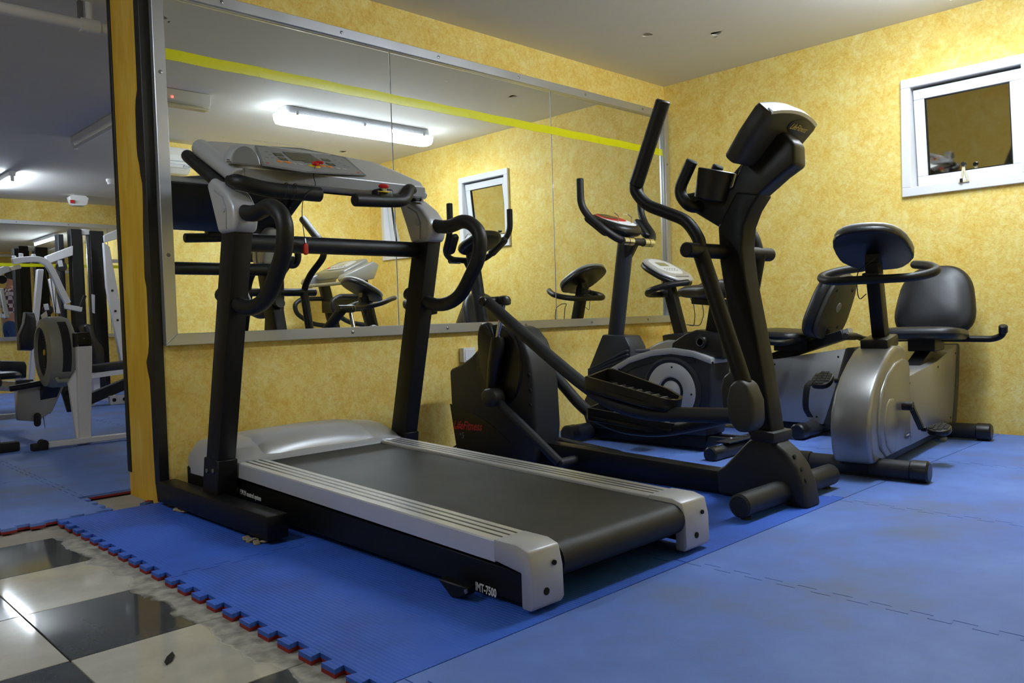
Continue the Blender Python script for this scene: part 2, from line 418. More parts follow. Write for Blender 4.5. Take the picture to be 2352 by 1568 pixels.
# ceiling with round cut-outs
HOLES = [(-1.009, -.590), (-.704, -.867), (-3.284, -.899), (-.649, -3.301)]
b = BM(); hs = .06
xs = sorted([XL-.2, .2]+[x+s for x, _ in HOLES for s in (-hs, hs)]); yy = sorted([YC-.2, YF+.2]+[y+s for _, y in HOLES for s in (-hs, hs)])
for x0, x1 in zip(xs, xs[1:]):
    for y0, y1 in zip(yy, yy[1:]):
        cx, cyy = (x0+x1)/2, (y0+y1)/2
        hit = [h for h in HOLES if abs(h[0]-cx) < .03 and abs(h[1]-cyy) < .03]
        if not hit:
            b.faces.new([b.verts.new((x, y, H)) for x, y in ((x0, y0), (x0, y1), (x1, y1), (x1, y0))])
        else:
            hx, hy = hit[0]; n = 24; R1 = []; R2 = []; R3 = []
            for k in range(n):
                a = 2*math.pi*(k+.5)/n; c, s = math.cos(a), math.sin(a); q = 1/max(abs(c), abs(s)); rr = .030*(1+.12*math.sin(3*a+hx*9))
                sq = (min(max(hx+c*q*hs*1.0001, x0), x1), min(max(hy+s*q*hs*1.0001, y0), y1))
                R1.append(b.verts.new((*sq, H))); R2.append(b.verts.new((hx+c*rr, hy+s*rr, H))); R3.append(b.verts.new((hx+c*rr, hy+s*rr, H+.09)))
            for k in range(n):
                l = (k+1) % n; b.faces.new((R1[k], R1[l], R2[l], R2[k])); b.faces.new((R2[k], R2[l], R3[l], R3[k]))
            for sx_, sy_ in ((1, 1), (1, -1), (-1, 1), (-1, -1)):
                cc = b.verts.new((hx+sx_*hs, hy+sy_*hs, H)); nb = sorted(R1, key=lambda v: (v.co-cc.co).length)[:2]; b.faces.new((cc, nb[0], nb[1]))
ceil = struct('ceiling', b, 'ceiling_white', 'flat white ceiling with small round cut-outs')
for hx, hy in HOLES:
    b = BM(); lathe(b, (hx, hy, H+.06), (0, 0, 1), [(0, 0), (.036, 0), (.036, .03), (0, .03)], 16); obj('cutout_back', b, 'hole_dark', ceil)
b = BM(); box2(b, (-.73, -.90, H+.02), (-.68, -.845, H+.035)); obj('wire_connector', b, 'white_plastic', ceil)
b = BM(); box2(b, (XL-.2, YC-.2, H+.12), (.2, YF+.2, H+.2)); obj('upper_slab', b, 'hole_dark', ceil)

# black rubber edging on both corners of the wall end, slightly wavy
def edging(pts, y_in, thick, name, label, n):
    b = BM(); secs = []
    for z, wdt in pts:
        secs.append([V((XE-.006, y_in[0], z)), V((XE-.006, y_in[0]+y_in[1]*wdt, z)), V((XE+.001, y_in[0]+y_in[1]*wdt, z)), V((XE+.001, y_in[0]+y_in[1]*.006, z)),
                     V((XE+thick, y_in[0]+y_in[1]*.006, z)), V((XE+thick, y_in[0], z))])
    loft(b, secs); bevel(b, .002, 1); o = struct(name, b, 'black_trim', label); return o
zz = [0.008+(H-.012)*k/60 for k in range(61)]
_w = [PX(*p, X=XE) for p in ((308, -40), (308, 0), (317.5, 204), (313, 245), (317, 347), (324, 392), (330, 429), (332, 551), (335, 640), (339.6, 664), (345, 795), (339, 835), (347, 876), (350, 929), (355, 1031), (359, 1100), (365, 1150))]
_w = sorted([(p.z, max(.012, p.y-.004)) for p in _w])
def wf(z):
    if z <= _w[0][0]: return _w[0][1]
    for (z0, a0), (z1, a1) in zip(_w, _w[1:]):
        if z <= z1:
            q = (z-z0)/(z1-z0); q = q*q*(3-2*q); return a0+(a1-a0)*q
    return _w[-1][1]
edging([(z, wf(z)) for z in zz], (.004, 1), .036, 'trim_1', 'wavy black rubber edging on the front corner of the wall end', 1)
edging([(z, .040-.01*z/H) for z in [.10+(H-.104)*k/20 for k in range(21)]], (TH+.006, -1), .02, 'trim_2', 'black rubber edging on the rear corner of the wall end', 2)

# ---------------------------------------------------------------- windows in the right wall
def window(idx, wy, label):
    y0, y1 = wy; z0, z1 = WZ; fw = .052
    b = BM()
    for a, c in (((-.022, y0, z0), (.0, y1, z0+fw)), ((-.022, y0, z1-fw), (0, y1, z1)), ((-.022, y0, z0+fw), (0, y0+fw, z1-fw)), ((-.022, y1-fw, z0+fw), (0, y1, z1-fw))): box2(b, a, c)
    bevel(b, .003, 1)
    # jamb lining reaching into the wall
    g = fw-.004
    for a, c in (((-.0, y0+.031, z0+.031), (.12, y1-.031, z0+g)), ((0, y0+.031, z1-g), (.12, y1-.031, z1-.031)), ((0, y0+.031, z0+g), (.12, y0+g, z1-g)), ((0, y1-g, z0+g), (.12, y1-.031, z1-g))): box2(b, a, c)
    fr = struct('window_%d' % idx, b, 'white_enamel', label)
    # top-hung sash pushed open at the bottom
    ang = math.radians(6.5); R_ = Matrix.Rotation(-ang, 3, 'Y'); hz = z1-fw-.012; hx = .028
    hh = z1-z0-2*fw-.02; ww = y1-y0-2*fw-.012; yc = (y0+y1)/2
    T = lambda p: V((hx, yc, hz))+R_ @ V(p)
    sw = .058
    def lb(b, a, c):
        cc = [(a[i]+c[i])/2 for i in range(3)]; box(b, T(cc), [abs(c[i]-a[i]) for i in range(3)], R_)
    b = BM(); t0, t1 = -.016, .022
    lb(b, (t0, -ww/2, -sw), (t1, ww/2, 0)); lb(b, (t0, -ww/2, -hh), (t1, ww/2, -hh+sw)); lb(b, (t0, -ww/2, -hh+sw), (t1, -ww/2+sw, -sw)); lb(b, (t0, ww/2-sw, -hh+sw), (t1, ww/2, -sw))
    bevel(b, .003, 1); sash = obj('sash', b, 'white_enamel', fr)
    b = BM(); lb(b, (.0, -ww/2+sw-.004, -hh+sw-.004), (.006, ww/2-sw+.004, -sw+.004)); obj('pane', b, 'tinted_window_glass', sash)
    b = BM(); gk = .006
    for a, c in (((-.010, -ww/2+sw, -sw-gk), (.0, ww/2-sw, -sw)), ((-.010, -ww/2+sw, -hh+sw), (0, ww/2-sw, -hh+sw+gk)), ((-.010, -ww/2+sw, -hh+sw), (0, -ww/2+sw+gk, -sw)), ((-.010, ww/2-sw-gk, -hh+sw), (0, ww/2-sw, -sw))): lb(b, a, c)
    obj('gasket', b, 'black_trim', sash)
    # friction stay handle in the middle of the lower rail
    b = BM(); p0 = V((-.024, yc, z0+fw*.9)); box(b, p0+V((.004, 0, 0)), (.02, .055, .010)); tube(b, [p0+V((-.004, .012, 0)), p0+V((-.004, .004, .055)), p0+V((-.002, 0, .092))], .0065, 8)
    tube(b, [p0+V((-.004, -.020, 0)), p0+V((-.004, -.004, .06)), p0+V((-.002, 0, .092))], .0055, 8)
    hd = obj('window_handle', b, 'beige_plastic', fr)
    b = BM(); tube(b, [p0+V((-.014, 0, .095)), p0+V((.012, 0, .095))], .012, 10); tube(b, [p0+V((-.006, .012, -.004)), p0+V((-.006, .012, .016))], .008, 10); obj('handle_knob', b, 'black_plastic', hd)
    return fr
window(1, W1, 'small white-framed top-hung window with tinted glass, nearer the corner')
window(2, W2, 'second small white window, seen only in the mirror')

# ---------------------------------------------------------------- the large mirror and its frame
def wall_mirror(name, label, x0, x1, z0, z1, yw, ny, seams, tape, screws=True):
    """ny = -1: faces -y.  yw: glass front plane"""
    t = thing(name, label, 'mirror', ((x0+x1)/2, yw, z0))
    fw = .050; g = .0016
    xs_ = [x0+.01]+seams+[x1-.01]
    for a, c in zip(xs_, xs_[1:]):
        b = BM(); box2(b, (a+g, yw, z0+.01), (c-g, yw-ny*.006, z1-.01)); bevel(b, .0008, 1); obj('glass_pane', b, 'mirror_glass', t)
    for s in seams:
        b = BM(); box2(b, (s-.0035, yw-ny*.004, z0+.02), (s+.0035, yw-ny*.009, z1-.02)); obj('seam_backing', b, 'hole_dark', t)
        b = BM(); box2(b, (s-.0052, yw+ny*.0006, z0+fw), (s-.0022, yw, z1-fw)); obj('chipped_edge', b, 'label_white', t)
    y0, y1 = yw-ny*.007, yw+ny*.026
    for i, (a, c) in enumerate((((x0, z1-fw), (x1, z1)), ((x0, z0), (x1, z0+fw)), ((x0, z0), (x0+fw, z1)), ((x1-fw, z0), (x1, z1)))):
        e = 0 if i < 2 else fw
        b = BM(); pr = [(a[0], a[1]), (c[0], a[1]), (c[0], c[1]), (a[0], c[1])]
        if i == 0: pr = [(x0+fw, z1-fw), (x1-fw, z1-fw), (x1, z1), (x0, z1)]
        if i == 1: pr = [(x0, z0), (x1, z0), (x1-fw, z0+fw), (x0+fw, z0+fw)]
        if i == 2: pr = [(x0, z0), (x0+fw, z0+fw), (x0+fw, z1-fw), (x0, z1)]
        if i == 3: pr = [(x1-fw, z0+fw), (x1, z0), (x1, z1), (x1-fw, z1-fw)]
        prism(b, [(x, y0, z) for x, z in pr], (0, y1-y0, 0)); bevel(b, .002, 1); rail = obj('frame_rail', b, 'aluminium', t)
        if screws:
            L_ = (x1-x0) if i < 2 else (z1-z0); n = max(2, round(L_/.62))
            for k in range(n):
                q = (k+.5)/n
                p = (x0+q*(x1-x0), [z1-fw/2, z0+fw/2][i]) if i < 2 else ([x0+fw/2, x1-fw/2][i-2], z0+q*(z1-z0))
                b = BM(); lathe(b, (p[0], y1, p[1]), (0, ny, 0), [(.0085, 0), (.008, .0025), (.004, .004), (0, .004)], 10); obj('screw', b, 'screw_steel', rail)
    for (ta, tc) in tape:
        b = BM(); n = 40; secs = []
        for k in range(n+1):
            x = x0+fw*.6+(x1-x0-fw*1.2)*k/n; wob = .0016*math.sin(k*1.7); secs.append([V((x, yw+ny*.0015, ta+wob)), V((x, yw+ny*(.0028+.0012*math.sin(k*2.9)), (ta+tc)/2)), V((x, yw+ny*.0015, tc+wob)), V((x, yw+ny*.0002, tc+wob)), V((x, yw+ny*.0002, ta+wob))])
        loft(b, secs); obj('tape_strip', b, 'yellow_tape', t)
    return t
SEAM = [PX(904, 400, Y=0).x, PX(1269, 400, Y=0).x]
wall_mirror('wall_mirror', 'huge three-pane wall mirror in an aluminium frame with a yellow tape stripe', -3.688, -.004, .671, 2.203, 0, -1, SEAM, [(1.885, 1.932)])
wall_mirror('wall_mirror', 'aluminium-framed mirror on the far wall of the back room', -5.6, -.3, .640, 2.135, YF-.008, -1, [-4.1, -2.57, -1.3], [(1.56, 1.60)])

# ---------------------------------------------------------------- ceiling lights and fittings
def batten(name, label, x0, x1, y, lit):
    t = thing(name, label, 'ceiling light', ((x0+x1)/2, y, H))
    b = BM(); sec = lambda x, k: [V((x, y+s*.075*k, z)) for s, z in ((-1, H-.001), (-1.12, H-.062), (1.12, H-.062), (1, H-.001))]
    loft(b, [sec(x0+.04, .8), sec(x0+.06, 1), sec(x1-.06, 1), sec(x1-.04, .8)]); bevel(b, .004, 1); obj('housing', b, 'grey_plastic', t)
    b = BM()
    pr = [(-.084, -.058), (-.090, -.068), (-.084, -.100), (-.060, -.126), (-.02, -.132), (.02, -.132), (.060, -.126), (.084, -.100), (.090, -.068), (.084, -.058)]
    sec = lambda x, k, dz: [V((x, y+a*k, H+z*dz)) for a, z in pr]
    loft(b, [sec(x0, .7, .9), sec(x0+.015, .92, .97), sec(x0+.06, 1, 1), sec(x1-.06, 1, 1), sec(x1-.015, .92, .97), sec(x1, .7, .9)])
    obj('diffuser', b, lit if lit else 'white_plastic', t)
    for k in range(3):
        for s in (-1, 1):
            b = BM(); box(b, (x0+.12+(x1-x0-.24)*k/2, y+s*.088, H-.055), (.022, .012, .03)); obj('clip', b, 'grey_plastic', t)
    return t
batten('fluorescent_batten', 'lit white fluorescent batten on the ceiling, reflected in the large mirror', -1.95, -.50, -2.15, 'tube_glow_main')
batten('fluorescent_batten', 'lit white fluorescent batten over the tiled floor, left of the frame', -6.3, -4.95, -.9, 'tube_glow_front')
# bare tube in the back room (lit) and an unlit one nearer the opening
def bare_tube(label, x, y0, y1, glow):
    t = thing('tube_light', label, 'ceiling light', (x, (y0+y1)/2, H))
    b = BM(); box2(b, (x-.03, y0, H-.055), (x+.03, y1, H-.001)); bevel(b, .004, 1); obj('tray', b, 'white_enamel', t)
    b = BM(); tube(b, [(x, y0+.03, H-.085), (x, y1-.03, H-.085)], .014, 12); obj('tube', b, 'tube_glow_back' if glow else 'white_plastic', t)
    for yq in (y0+.02, y1-.02):
        b = BM(); box(b, (x, yq, H-.075), (.03, .022, .06)); obj('lamp_holder', b, 'white_plastic', t)
bare_tube('lit bare fluorescent tube on the back-room ceiling', -2.84, 6.0, 7.25, True)
bare_tube('lit bare tube over the multi gym, seen only in the far mirror', -.92, 3.0, 4.35, True)
bare_tube('unlit ceiling batten beside the black-edged wall end', -2.80, 2.75, 4.10, False)
t = thing('emergency_light', 'grey emergency light with a red indicator, seen at the mirror left edge', 'emergency light', (-2.77, -2.22, H))
b = BM(); prism(b, [(-3.08, -2.29, H-.001), (-3.08, -2.15, H-.001), (-3.08, -2.155, H-.075), (-3.08, -2.20, H-.10), (-3.08, -2.26, H-.10), (-3.08, -2.288, H-.07)], (.62, 0, 0)); bevel(b, .008, 2); obj('casing', b, 'white_plastic', t)
b = BM(); box2(b, (-3.07, -2.245, H-.112), (-2.47, -2.165, H-.098)); bevel(b, .004, 1); obj('lens_strip', b, 'beige_plastic', t)
b = BM(); lathe(b, (-2.735, -2.152, H-.06), (0, 1, 0), [(.007, -.004), (.007, .003), (0, .006)], 10); obj('indicator', b, 'led_red', t)
def detector(label, x, y, w):
    t = thing('smoke_detector', label, 'smoke detector', (x, y, H))
    b = BM(); lathe(b, (x, y, H-.001), (0, 0, -1), [(w, 0), (w, .02), (w*.85, .035)], 20); obj('base', b, 'white_plastic', t)
    b = BM(); lathe(b, (x, y, H-.036), (0, 0, -1), [(w*.8, 0), (w*.7, .02), (w*.3, .028), (0, .028)], 20); obj('sensor_cap', b, 'white_plastic', t)
    return t
detector('small round smoke detector close to the black-edged wall end', -1.887, 6.0, .055)
t = thing('exit_light', 'white box light with red lettering side under the back-room ceiling', 'emergency light', (-1.84, 7.35, H))
b = BM(); loft(b, [[V((-1.84+sx*wq, 7.35+sy*.06, z)) for sx, sy in ((-1, -1), (1, -1), (1, 1), (-1, 1))] for z, wq in ((H-.002, .07), (H-.03, .11), (H-.11, .09), (H-.13, .06))]); bevel(b, .005, 1); obj('casing', b, 'white_plastic', t)
b = BM(); box2(b, (-1.945, 7.27, H-.11), (-1.90, 7.292, H-.07)); obj('indicator', b, 'label_red', t)
# ceiling pipe with hanger
t = thing('ceiling_pipe', 'white painted pipe under the back-room ceiling with a branch fitting', 'pipe', (-4.5, .93, H-.1))
b = BM(); tube(b, [(-7.6, .93, H-.115), (-.2, .93, H-.115)], .028, 14); obj('pipe_run', b, 'white_plastic', t)
px_ = PX(205, 50, Y=.93).x
b = BM(); tube(b, [(px_, .93, H-.115), (px_, .93, H)], .020, 12); tube(b, [(px_-.045, .93, H-.115), (px_+.045, .93, H-.115)], .036, 14); obj('branch_fitting', b, 'white_plastic', t)
b = BM(); box2(b, (px_-.05, .915, H-.09), (px_-.03, .945, H)); obj('hanger', b, 'screw_steel', t)
# air conditioner on the wall behind the camera, seen in the mirror above the treadmill
t = thing('air_conditioner', 'white slatted air conditioner high on the wall opposite, seen in the mirror', 'air conditioner', (-2.38, YC, 2.1))
b = BM(); prism(b, [(-2.86, YC+.001, 2.34), (-2.86, YC+.16, 2.32), (-2.86, YC+.19, 2.25), (-2.86, YC+.17, 2.16), (-2.86, YC+.10, 2.10), (-2.86, YC+.001, 2.10)], (.88, 0, 0)); bevel(b, .01, 2); obj('casing', b, 'white_plastic', t)
for k in range(3):
    b = BM(); box(b, (-2.42, YC+.185-.012*k, 2.20-.026*k), (.82, .012, .006), Matrix.Rotation(.5, 3, 'X')); obj('louvre', b, 'white_enamel', t)
# wall socket behind the cross trainer
t = thing('wall_socket', 'white wall socket box low on the mirror wall behind the cross trainer', 'socket', (-2.0, 0, .53))
b = BM(); box2(b, (-2.045, WY, .50), (-1.955, -.028, .58)); bevel(b, .004, 2); obj('box', b, 'white_plastic', t)
b = BM(); box2(b, (-2.035, -.027, .510), (-1.965, -.031, .570)); bevel(b, .001, 1); obj('face_plate', b, 'white_enamel', t)

# =================================================================== FLOOR MATS
def zig(p, q, n, a):
    """dovetail puzzle edge from p to q (same curve whichever mat uses it)"""
    flip = (p[0], p[1]) > (q[0], q[1])
    A, B = (q, p) if flip else (p, q)
    A, B = V((*A, 0)), V((*B, 0)); d = (B-A)/n; nrm = V((-d.y, d.x, 0)).normalized(); out = [A]
    for k in range(n):
        for t_, s in ((.03, -1), (.53, -1), (.47, 1), (1.03, 1), (.97, -1)):
            if k == n-1 and t_ > .9: continue
            out.append(A+d*(k+t_)+nrm*a*s)
        if k == n-1: out.append(A+d*(n-.03)+nrm*a)
    out.append(B)
    return out[::-1] if flip else out
def floor_mat(label, x0, x1, y0, y1, teeth, ribbed, group=None, z=0.):
    """teeth: which of l r b t carry puzzle teeth"""
    t = thing('puzzle_mat', label, 'floor mat', ((x0+x1)/2, (y0+y1)/2, z), group)
    cs = {'b': ((x0, y0), (x1, y0)), 'r': ((x1, y0), (x1, y1)), 't': ((x1, y1), (x0, y1)), 'l': ((x0, y1), (x0, y0))}
    poly = []
    for e in 'brtl':
        p, q = cs[e]; L_ = math.hypot(q[0]-p[0], q[1]-p[1])
        pts = zig(p, q, max(3, round(L_/.094)), .013) if e in teeth else [V((*p, 0)), V((*q, 0))]
        poly += pts[:-1]
    cx, cyy = (x0+x1)/2, (y0+y1)/2
    kx, ky = 1-.0034/(x1-x0), 1-.0034/(y1-y0)
    poly = [V((cx+(p.x-cx)*kx, cyy+(p.y-cyy)*ky, 0)) for p in poly]
    b = BM(); prism(b, [p+V((0, 0, z+.0095)) for p in poly], (0, 0, MT-.0095)); o = obj('top_layer', b, 'foam_ribbed_blue' if ribbed else 'foam_smooth_blue', t, sharp=20)
    b = BM(); prism(b, [p+V((0, 0, z-.008 if z else 0)) for p in poly], (0, 0, .0094+(.008 if z else 0)))
    obj('red_underside', b, 'foam_red', t, sharp=20)
G = 'blue mats around the machines'
R0, R1, R2 = -.035, -1.095, -2.16
CX = [-4.125, -3.06, -2.0, -.99, -.02]
def edges(i, n, j, m_, outer=''):
    e = ''
    if i > 0: e += 'l'
    if i < n-1: e += 'r'
    if j > 0: e += 't'
    if j < m_-1: e += 'b'
    return e+outer
names = [['ribbed blue puzzle mat with red-edged teeth, under the front of the treadmill', 'blue puzzle mat between treadmill and cross trainer, against the mirror wall', 'blue puzzle mat under the front of the upright bike', 'blue puzzle mat in the corner under the recumbent bike console'],
         ['ribbed blue puzzle mat with red-edged teeth, under the rear of the treadmill', 'blue puzzle mat under the front end of the cross trainer', 'blue puzzle mat behind the upright bike saddle', 'blue puzzle mat under the backrest of the corner recumbent bike']]
for j, (ya, yb) in enumerate(((R1, R0), (R2, R1))):
    for i in range(4):
        floor_mat(names[j][i], CX[i], CX[i+1], ya, yb, edges(i, 4, j, 2, 'l' if i == 0 else '').replace('b', 'b' if j == 0 else ''), i < 2, G)
CS = [-5.08, -4.05, -3.04, -2.03, -1.01, -.02]; RS = [R2, -3.2, -3.80]
n2 = [['smooth blue mat just in front of the camera position', 'smooth blue mat behind the treadmill rear roller', 'smooth dusty blue mat in front of the cross trainer foot', 'smooth blue mat under the nearer recumbent bike flywheel', 'smooth blue mat by the right wall under the recumbent bike seat'],
      ['smooth blue mat along the camera-side wall, first from the tiles', 'smooth blue mat along the camera-side wall, second from the tiles', 'smooth blue mat along the camera-side wall, third from the tiles', 'smooth blue mat along the camera-side wall, fourth from the tiles', 'smooth blue mat in the corner under the second window']]
for j in range(2):
    for i in range(5):
        e = edges(i, 5, j, 2)
        floor_mat(n2[j][i], CS[i], CS[i+1], RS[j+1], RS[j], e, False, G)
# back-room mats
GB = 'blue mats of the back room'
yl = [-.012+1.05*k for k in range(8)]; yr = [.37+1.05*k for k in range(8)]
for k in range(7):
    lab = ['blue mat with red toothed edge beside the bare cement strip', 'blue mat at the left edge of the opening, behind the toothed one'][k] if k < 2 else 'blue foam mat on the back-room floor'
    floor_mat(lab, -4.99, -3.935, yl[k], yl[k+1], 'tbr', False, GB)
for c, (xa, xb) in enumerate(((-3.935, -2.9), (-2.9, -1.87), (-1.87, -.84))):
    for k in range(7):
        lab = 'blue mat with a straight red front edge beside the wall end' if (c == 0 and k == 0) else 'blue mat under the foot of the rowing machine' if (c == 0 and k == 1) else 'blue foam mat on the back-room floor'
        floor_mat(lab, xa, xb, yr[k], min(yr[k+1], YF-.02), ('t' if k < 6 else '')+('b' if k else '')+('l')+('r' if c < 2 else ''), False, GB)

def PXP(px, py, o, n):
    d = ray(px, py); n = V(n); return CAM+d*((V(o)-CAM).dot(n)/d.dot(n))
def yz(X, pts): return [V((X, y, z)) for y, z in pts]

# =================================================================== TREADMILL (front)
def treadmill():
    cx = -3.26
    t = thing('treadmill', 'black and silver treadmill nearest the camera, front to the mirror', 'treadmill', (cx, -1.1, MT))
    zt = lambda y: .226+(y+.55)*.0292
    for s, x0, x1 in ((-1, -3.772, -3.692), (1, -2.828, -2.748)):
        b = BM(); box2(b, (x0, -1.02, .034), (x1, -.075, .116)); bevel(b, .006, 2); f = obj('base_rail', b, 'black_paint', t)
        for y in (-.16, -.93):
            b = BM(); lathe(b, ((x0+x1)/2, y, MT), (0, 0, 1), [(.03, 0), (.034, .004), (.03, .0145)], 14); obj('foot_pad', b, 'rubber', f)
    b = BM(); box2(b, (-3.70, -.33, .045), (-2.82, -.25, .10)); bevel(b, .004, 1); obj('cross_member', b, 'black_paint', t)
    # uprights
    for s, x0, x1 in ((-1, -3.725, -3.655), (1, -2.865, -2.795)):
        b = BM(); sec = lambda yc, z, d: [V((x0, yc+d/2, z)), V((x1, yc+d/2, z)), V((x1, yc-d/2, z)), V((x0, yc-d/2, z))]
        loft(b, [sec(-.475, .08, .108), sec(-.505, .22, .108), sec(-.735, 1.12, .108)]); bevel(b, .005, 2); u = obj('upright', b, 'black_paint', t)
        b = BM(); xs_ = x0-.004 if s < 0 else x0-.004
        prism(b, yz(xs_, [(-.41, .05), (-.545, .05), (-.572, .245), (-.45, .25)]), (x1-x0+.008, 0, 0)); bevel(b, .003, 1); pl = obj('mounting_plate', b, 'black_paint', u)
        for y, z in ((-.445, .10), (-.515, .105), (-.475, .20), (-.53, .205)):
            b = BM(); lathe(b, (xs_, y, z), (-1, 0, 0), [(.009, -.002), (.009, .004), (.006, .006), (0, .006)], 8); obj('bolt', b, 'screw_steel', pl)
        # silver moulded bracket between upright and console
        b = BM(); pr = [(-.585, 1.265), (-.63, 1.288), (-.68, 1.264), (-.755, 1.215), (-.80, 1.165), (-.806, 1.115), (-.79, 1.075), (-.668, 1.078), (-.650, 1.12), (-.62, 1.19)]
        prism(b, yz(x0-.012, pr), (x1-x0+.024, 0, 0)); bevel(b, .018, 4); br = obj('console_bracket', b, 'silver_paint', t)
        b = BM(); lathe(b, (x0-.0135, -.725, 1.165), (-1, 0, 0), [(.016, -.004), (.016, .001), (.010, .003), (0, .003)], 14); obj('cap_button', b, 'silver_plastic', br)
        b = BM(); tube(b, yz(x0-.013, [(-.66, 1.235), (-.72, 1.205), (-.745, 1.16), (-.74, 1.09)]), .003, 6); obj('moulded_line', b, 'grey_plastic', br)
        # bent side handrail
        xm = (x0+x1)/2
        path = fillet(yz(xm, [(-.76, 1.150), (-.87, 1.128), (-.985, 1.152), (-1.075, 1.09), (-1.062, .99), (-.93, .83), (-.79, .80), (-.58, .865)]), .07, 6)
        b = BM(); tube(b, path, .0285, 14); obj('handrail', b, 'black_grip', t)
        # console support tube that ends in a rounded horn behind the console
        b = BM(); tube(b, yz(x0+.020 if s < 0 else x1-.020, [(-.66, 1.25), (-.42, 1.380), (-.365, 1.409)]), .0245, 14, 'round'); obj('support_horn', b, 'black_grip', t)
    b = BM(); tube(b, [(-3.66, -.685, 1.050), (-2.86, -.685, 1.050)], .033, 16); obj('crossbar', b, 'black_grip', t)
    # deck: side frames, rails, belt
    for s, x0, x1 in ((-1, -3.634, -3.602), (1, -2.918, -2.886)):
        b = BM(); ys_ = [-.22, -.8, -1.6, -2.085]
        prism(b, yz(x0, [(y, zt(y)-.068) for y in ys_]+[(-2.085, .034), (-.22, .055)]), (x1-x0, 0, 0)); bevel(b, .003, 1); obj('side_frame', b, 'black_paint', t)
        xo, xi = (-3.646, -3.532) if s < 0 else (-2.874, -2.988); dx = (xi-xo)
        prof = [(0, -.056), (0, -.004), (.03, 0)]
        for k in range(3):
            c = .30+k*.23; prof += [(c-.042, 0), (c-.042, -.003), (c+.042, -.003), (c+.042, 0)]
        prof += [(.97, 0), (1, -.004), (1, -.02), (.12, -.02), (.12, -.056)]
        b = BM(); loft(b, [[V((xo+dx*p, y, zt(y)+q)) for p, q in prof] for y in (-.50, -1.2, -1.99)]); rl = obj('side_rail', b, 'silver_rail', t, sharp=25)
        for k in range(3):
            c = .30+k*.23; b = BM(); loft(b, [[V((xo+dx*(c+e), y, zt(y)+q)) for e, q in ((-.040, -.0034), (.040, -.0034), (.040, -.0006), (-.040, -.0006))] for y in (-.505, -1.985)]); obj('rail_groove', b, 'black_trim', rl)
        # rear end cap, wrapping the roller end
        xo, xi = (-3.650, -3.536) if s < 0 else (-2.996, -2.870)
        zc = zt(-2.0)
        pr = [(-1.988, zc+.004), (-2.075, zc+.003), (-2.112, zc-.008), (-2.124, zc-.06), (-2.126, .045), (-2.118, .030), (-2.085, .030), (-2.085, .118), (-1.988, .132)]
        b = BM(); prism(b, yz(xo, pr), (xi-xo, 0, 0)); bevel(b, .006, 2); ec = obj('end_cap', b, 'silver_plastic', t)
        for q, zq, rr in ((.70, .136, .0065), (.42, .072, .0095)):
            b = BM(); lathe(b, (xo+(xi-xo)*q, -2.1265, zq), (0, -1, 0), [(rr, -.004), (rr, .0012), (0, .0012)], 14); obj('bolt_hole', b, 'hole_dark', ec)
    # belt loop round the rear roller
    b = BM(); r = .046; zc = zt(-2.075)-.010-r; up = []; lo = []
    for k in range(13):
        a = math.pi/2-math.pi*k/12; up.append((-2.075-r*math.cos(a), zc+r*math.sin(a)))
    pr = [(-.30, zt(-.30)-.010)]+[(y, zt(y)-.010) for y in (-.8, -1.4, -1.9)]+up+[(-1.6, zc-r+.004), (-.30, zt(-.3)-.08)]
    prism(b, yz(-3.528, pr), (.536, 0, 0)); obj('running_belt', b, 'belt_rubber', t, sharp=25)
    b = BM(); box2(b, (-3.60, -2.03, .050), (-2.92, -1.97, .095)); bevel(b, .004, 1); obj('rear_cross_member', b, 'black_paint', t)
    # adjusting feet under the rear
    for X in (-3.690, -2.85):
        dx = X+3.690
        b = BM(); pts = [p+V((dx, 0, 0)) for p in PXS([(1003, 1328), (1072, 1350), (1072, 1398), (1060, 1404), (1036, 1402), (1014, 1372)], X=-3.690)]
        mz = min(p.z for p in pts); pts = [p+V((0, 0, MT-mz if p.z < MT else 0)) for p in pts]
        prism(b, pts, (.034, 0, 0)); bevel(b, .003, 1); ft = obj('rear_foot', b, 'black_paint', t)
        b = BM(); lathe(b, (X, -1.925, .05), (-1, 0, 0), [(.006, -.002), (.006, .003), (0, .003)], 8); obj('bolt', b, 'screw_steel', ft)
    # motor cover
    b = BM(); box2(b, (-3.672, -.52, .045), (-2.848, -.14, .175)); bevel(b, .006, 1); obj('motor_housing', b, 'black_paint', t)
    b = BM(); secs = []
    for y, h, ins, zb in ((-.135, .245, .03, .16), (-.145, .275, .012, .158), (-.19, .298, .004, .158), (-.30, .308, 0, .16), (-.40, .300, .002, .165), (-.47, .276, .006, .18), (-.525, .248, .010, .195), (-.555, .234, .014, .20)):
        row = []; n = 26; w2 = .418-ins
        for k in range(n+1):
            q = -1+2*k/n; arch = (h-zb)*(1-.16*abs(q)**2.2)*(1-max(0, (abs(q)-.9)/.1)**2*.45)
            if y < -.42 and abs(q) < .66: arch -= (h-zb)*.10*math.cos(q/.66*math.pi/2)**.5*(-.42-y)/.13
            row.append(V((cx+q*w2, y+(.085*(1-(q/.70)**2) if (y < -.42 and abs(q) < .70) else 0)*(-.42-y)/.135, zb+arch)))
        row += [V((cx+w2, y, zb-.01)), V((cx-w2, y, zb-.01))]; secs.append(row)
    loft(b, secs); mc = obj('motor_cover', b, 'silver_paint', t, sharp=50)
    b = BM(); rows = []                                        # raised belly of the cover, towards the belt
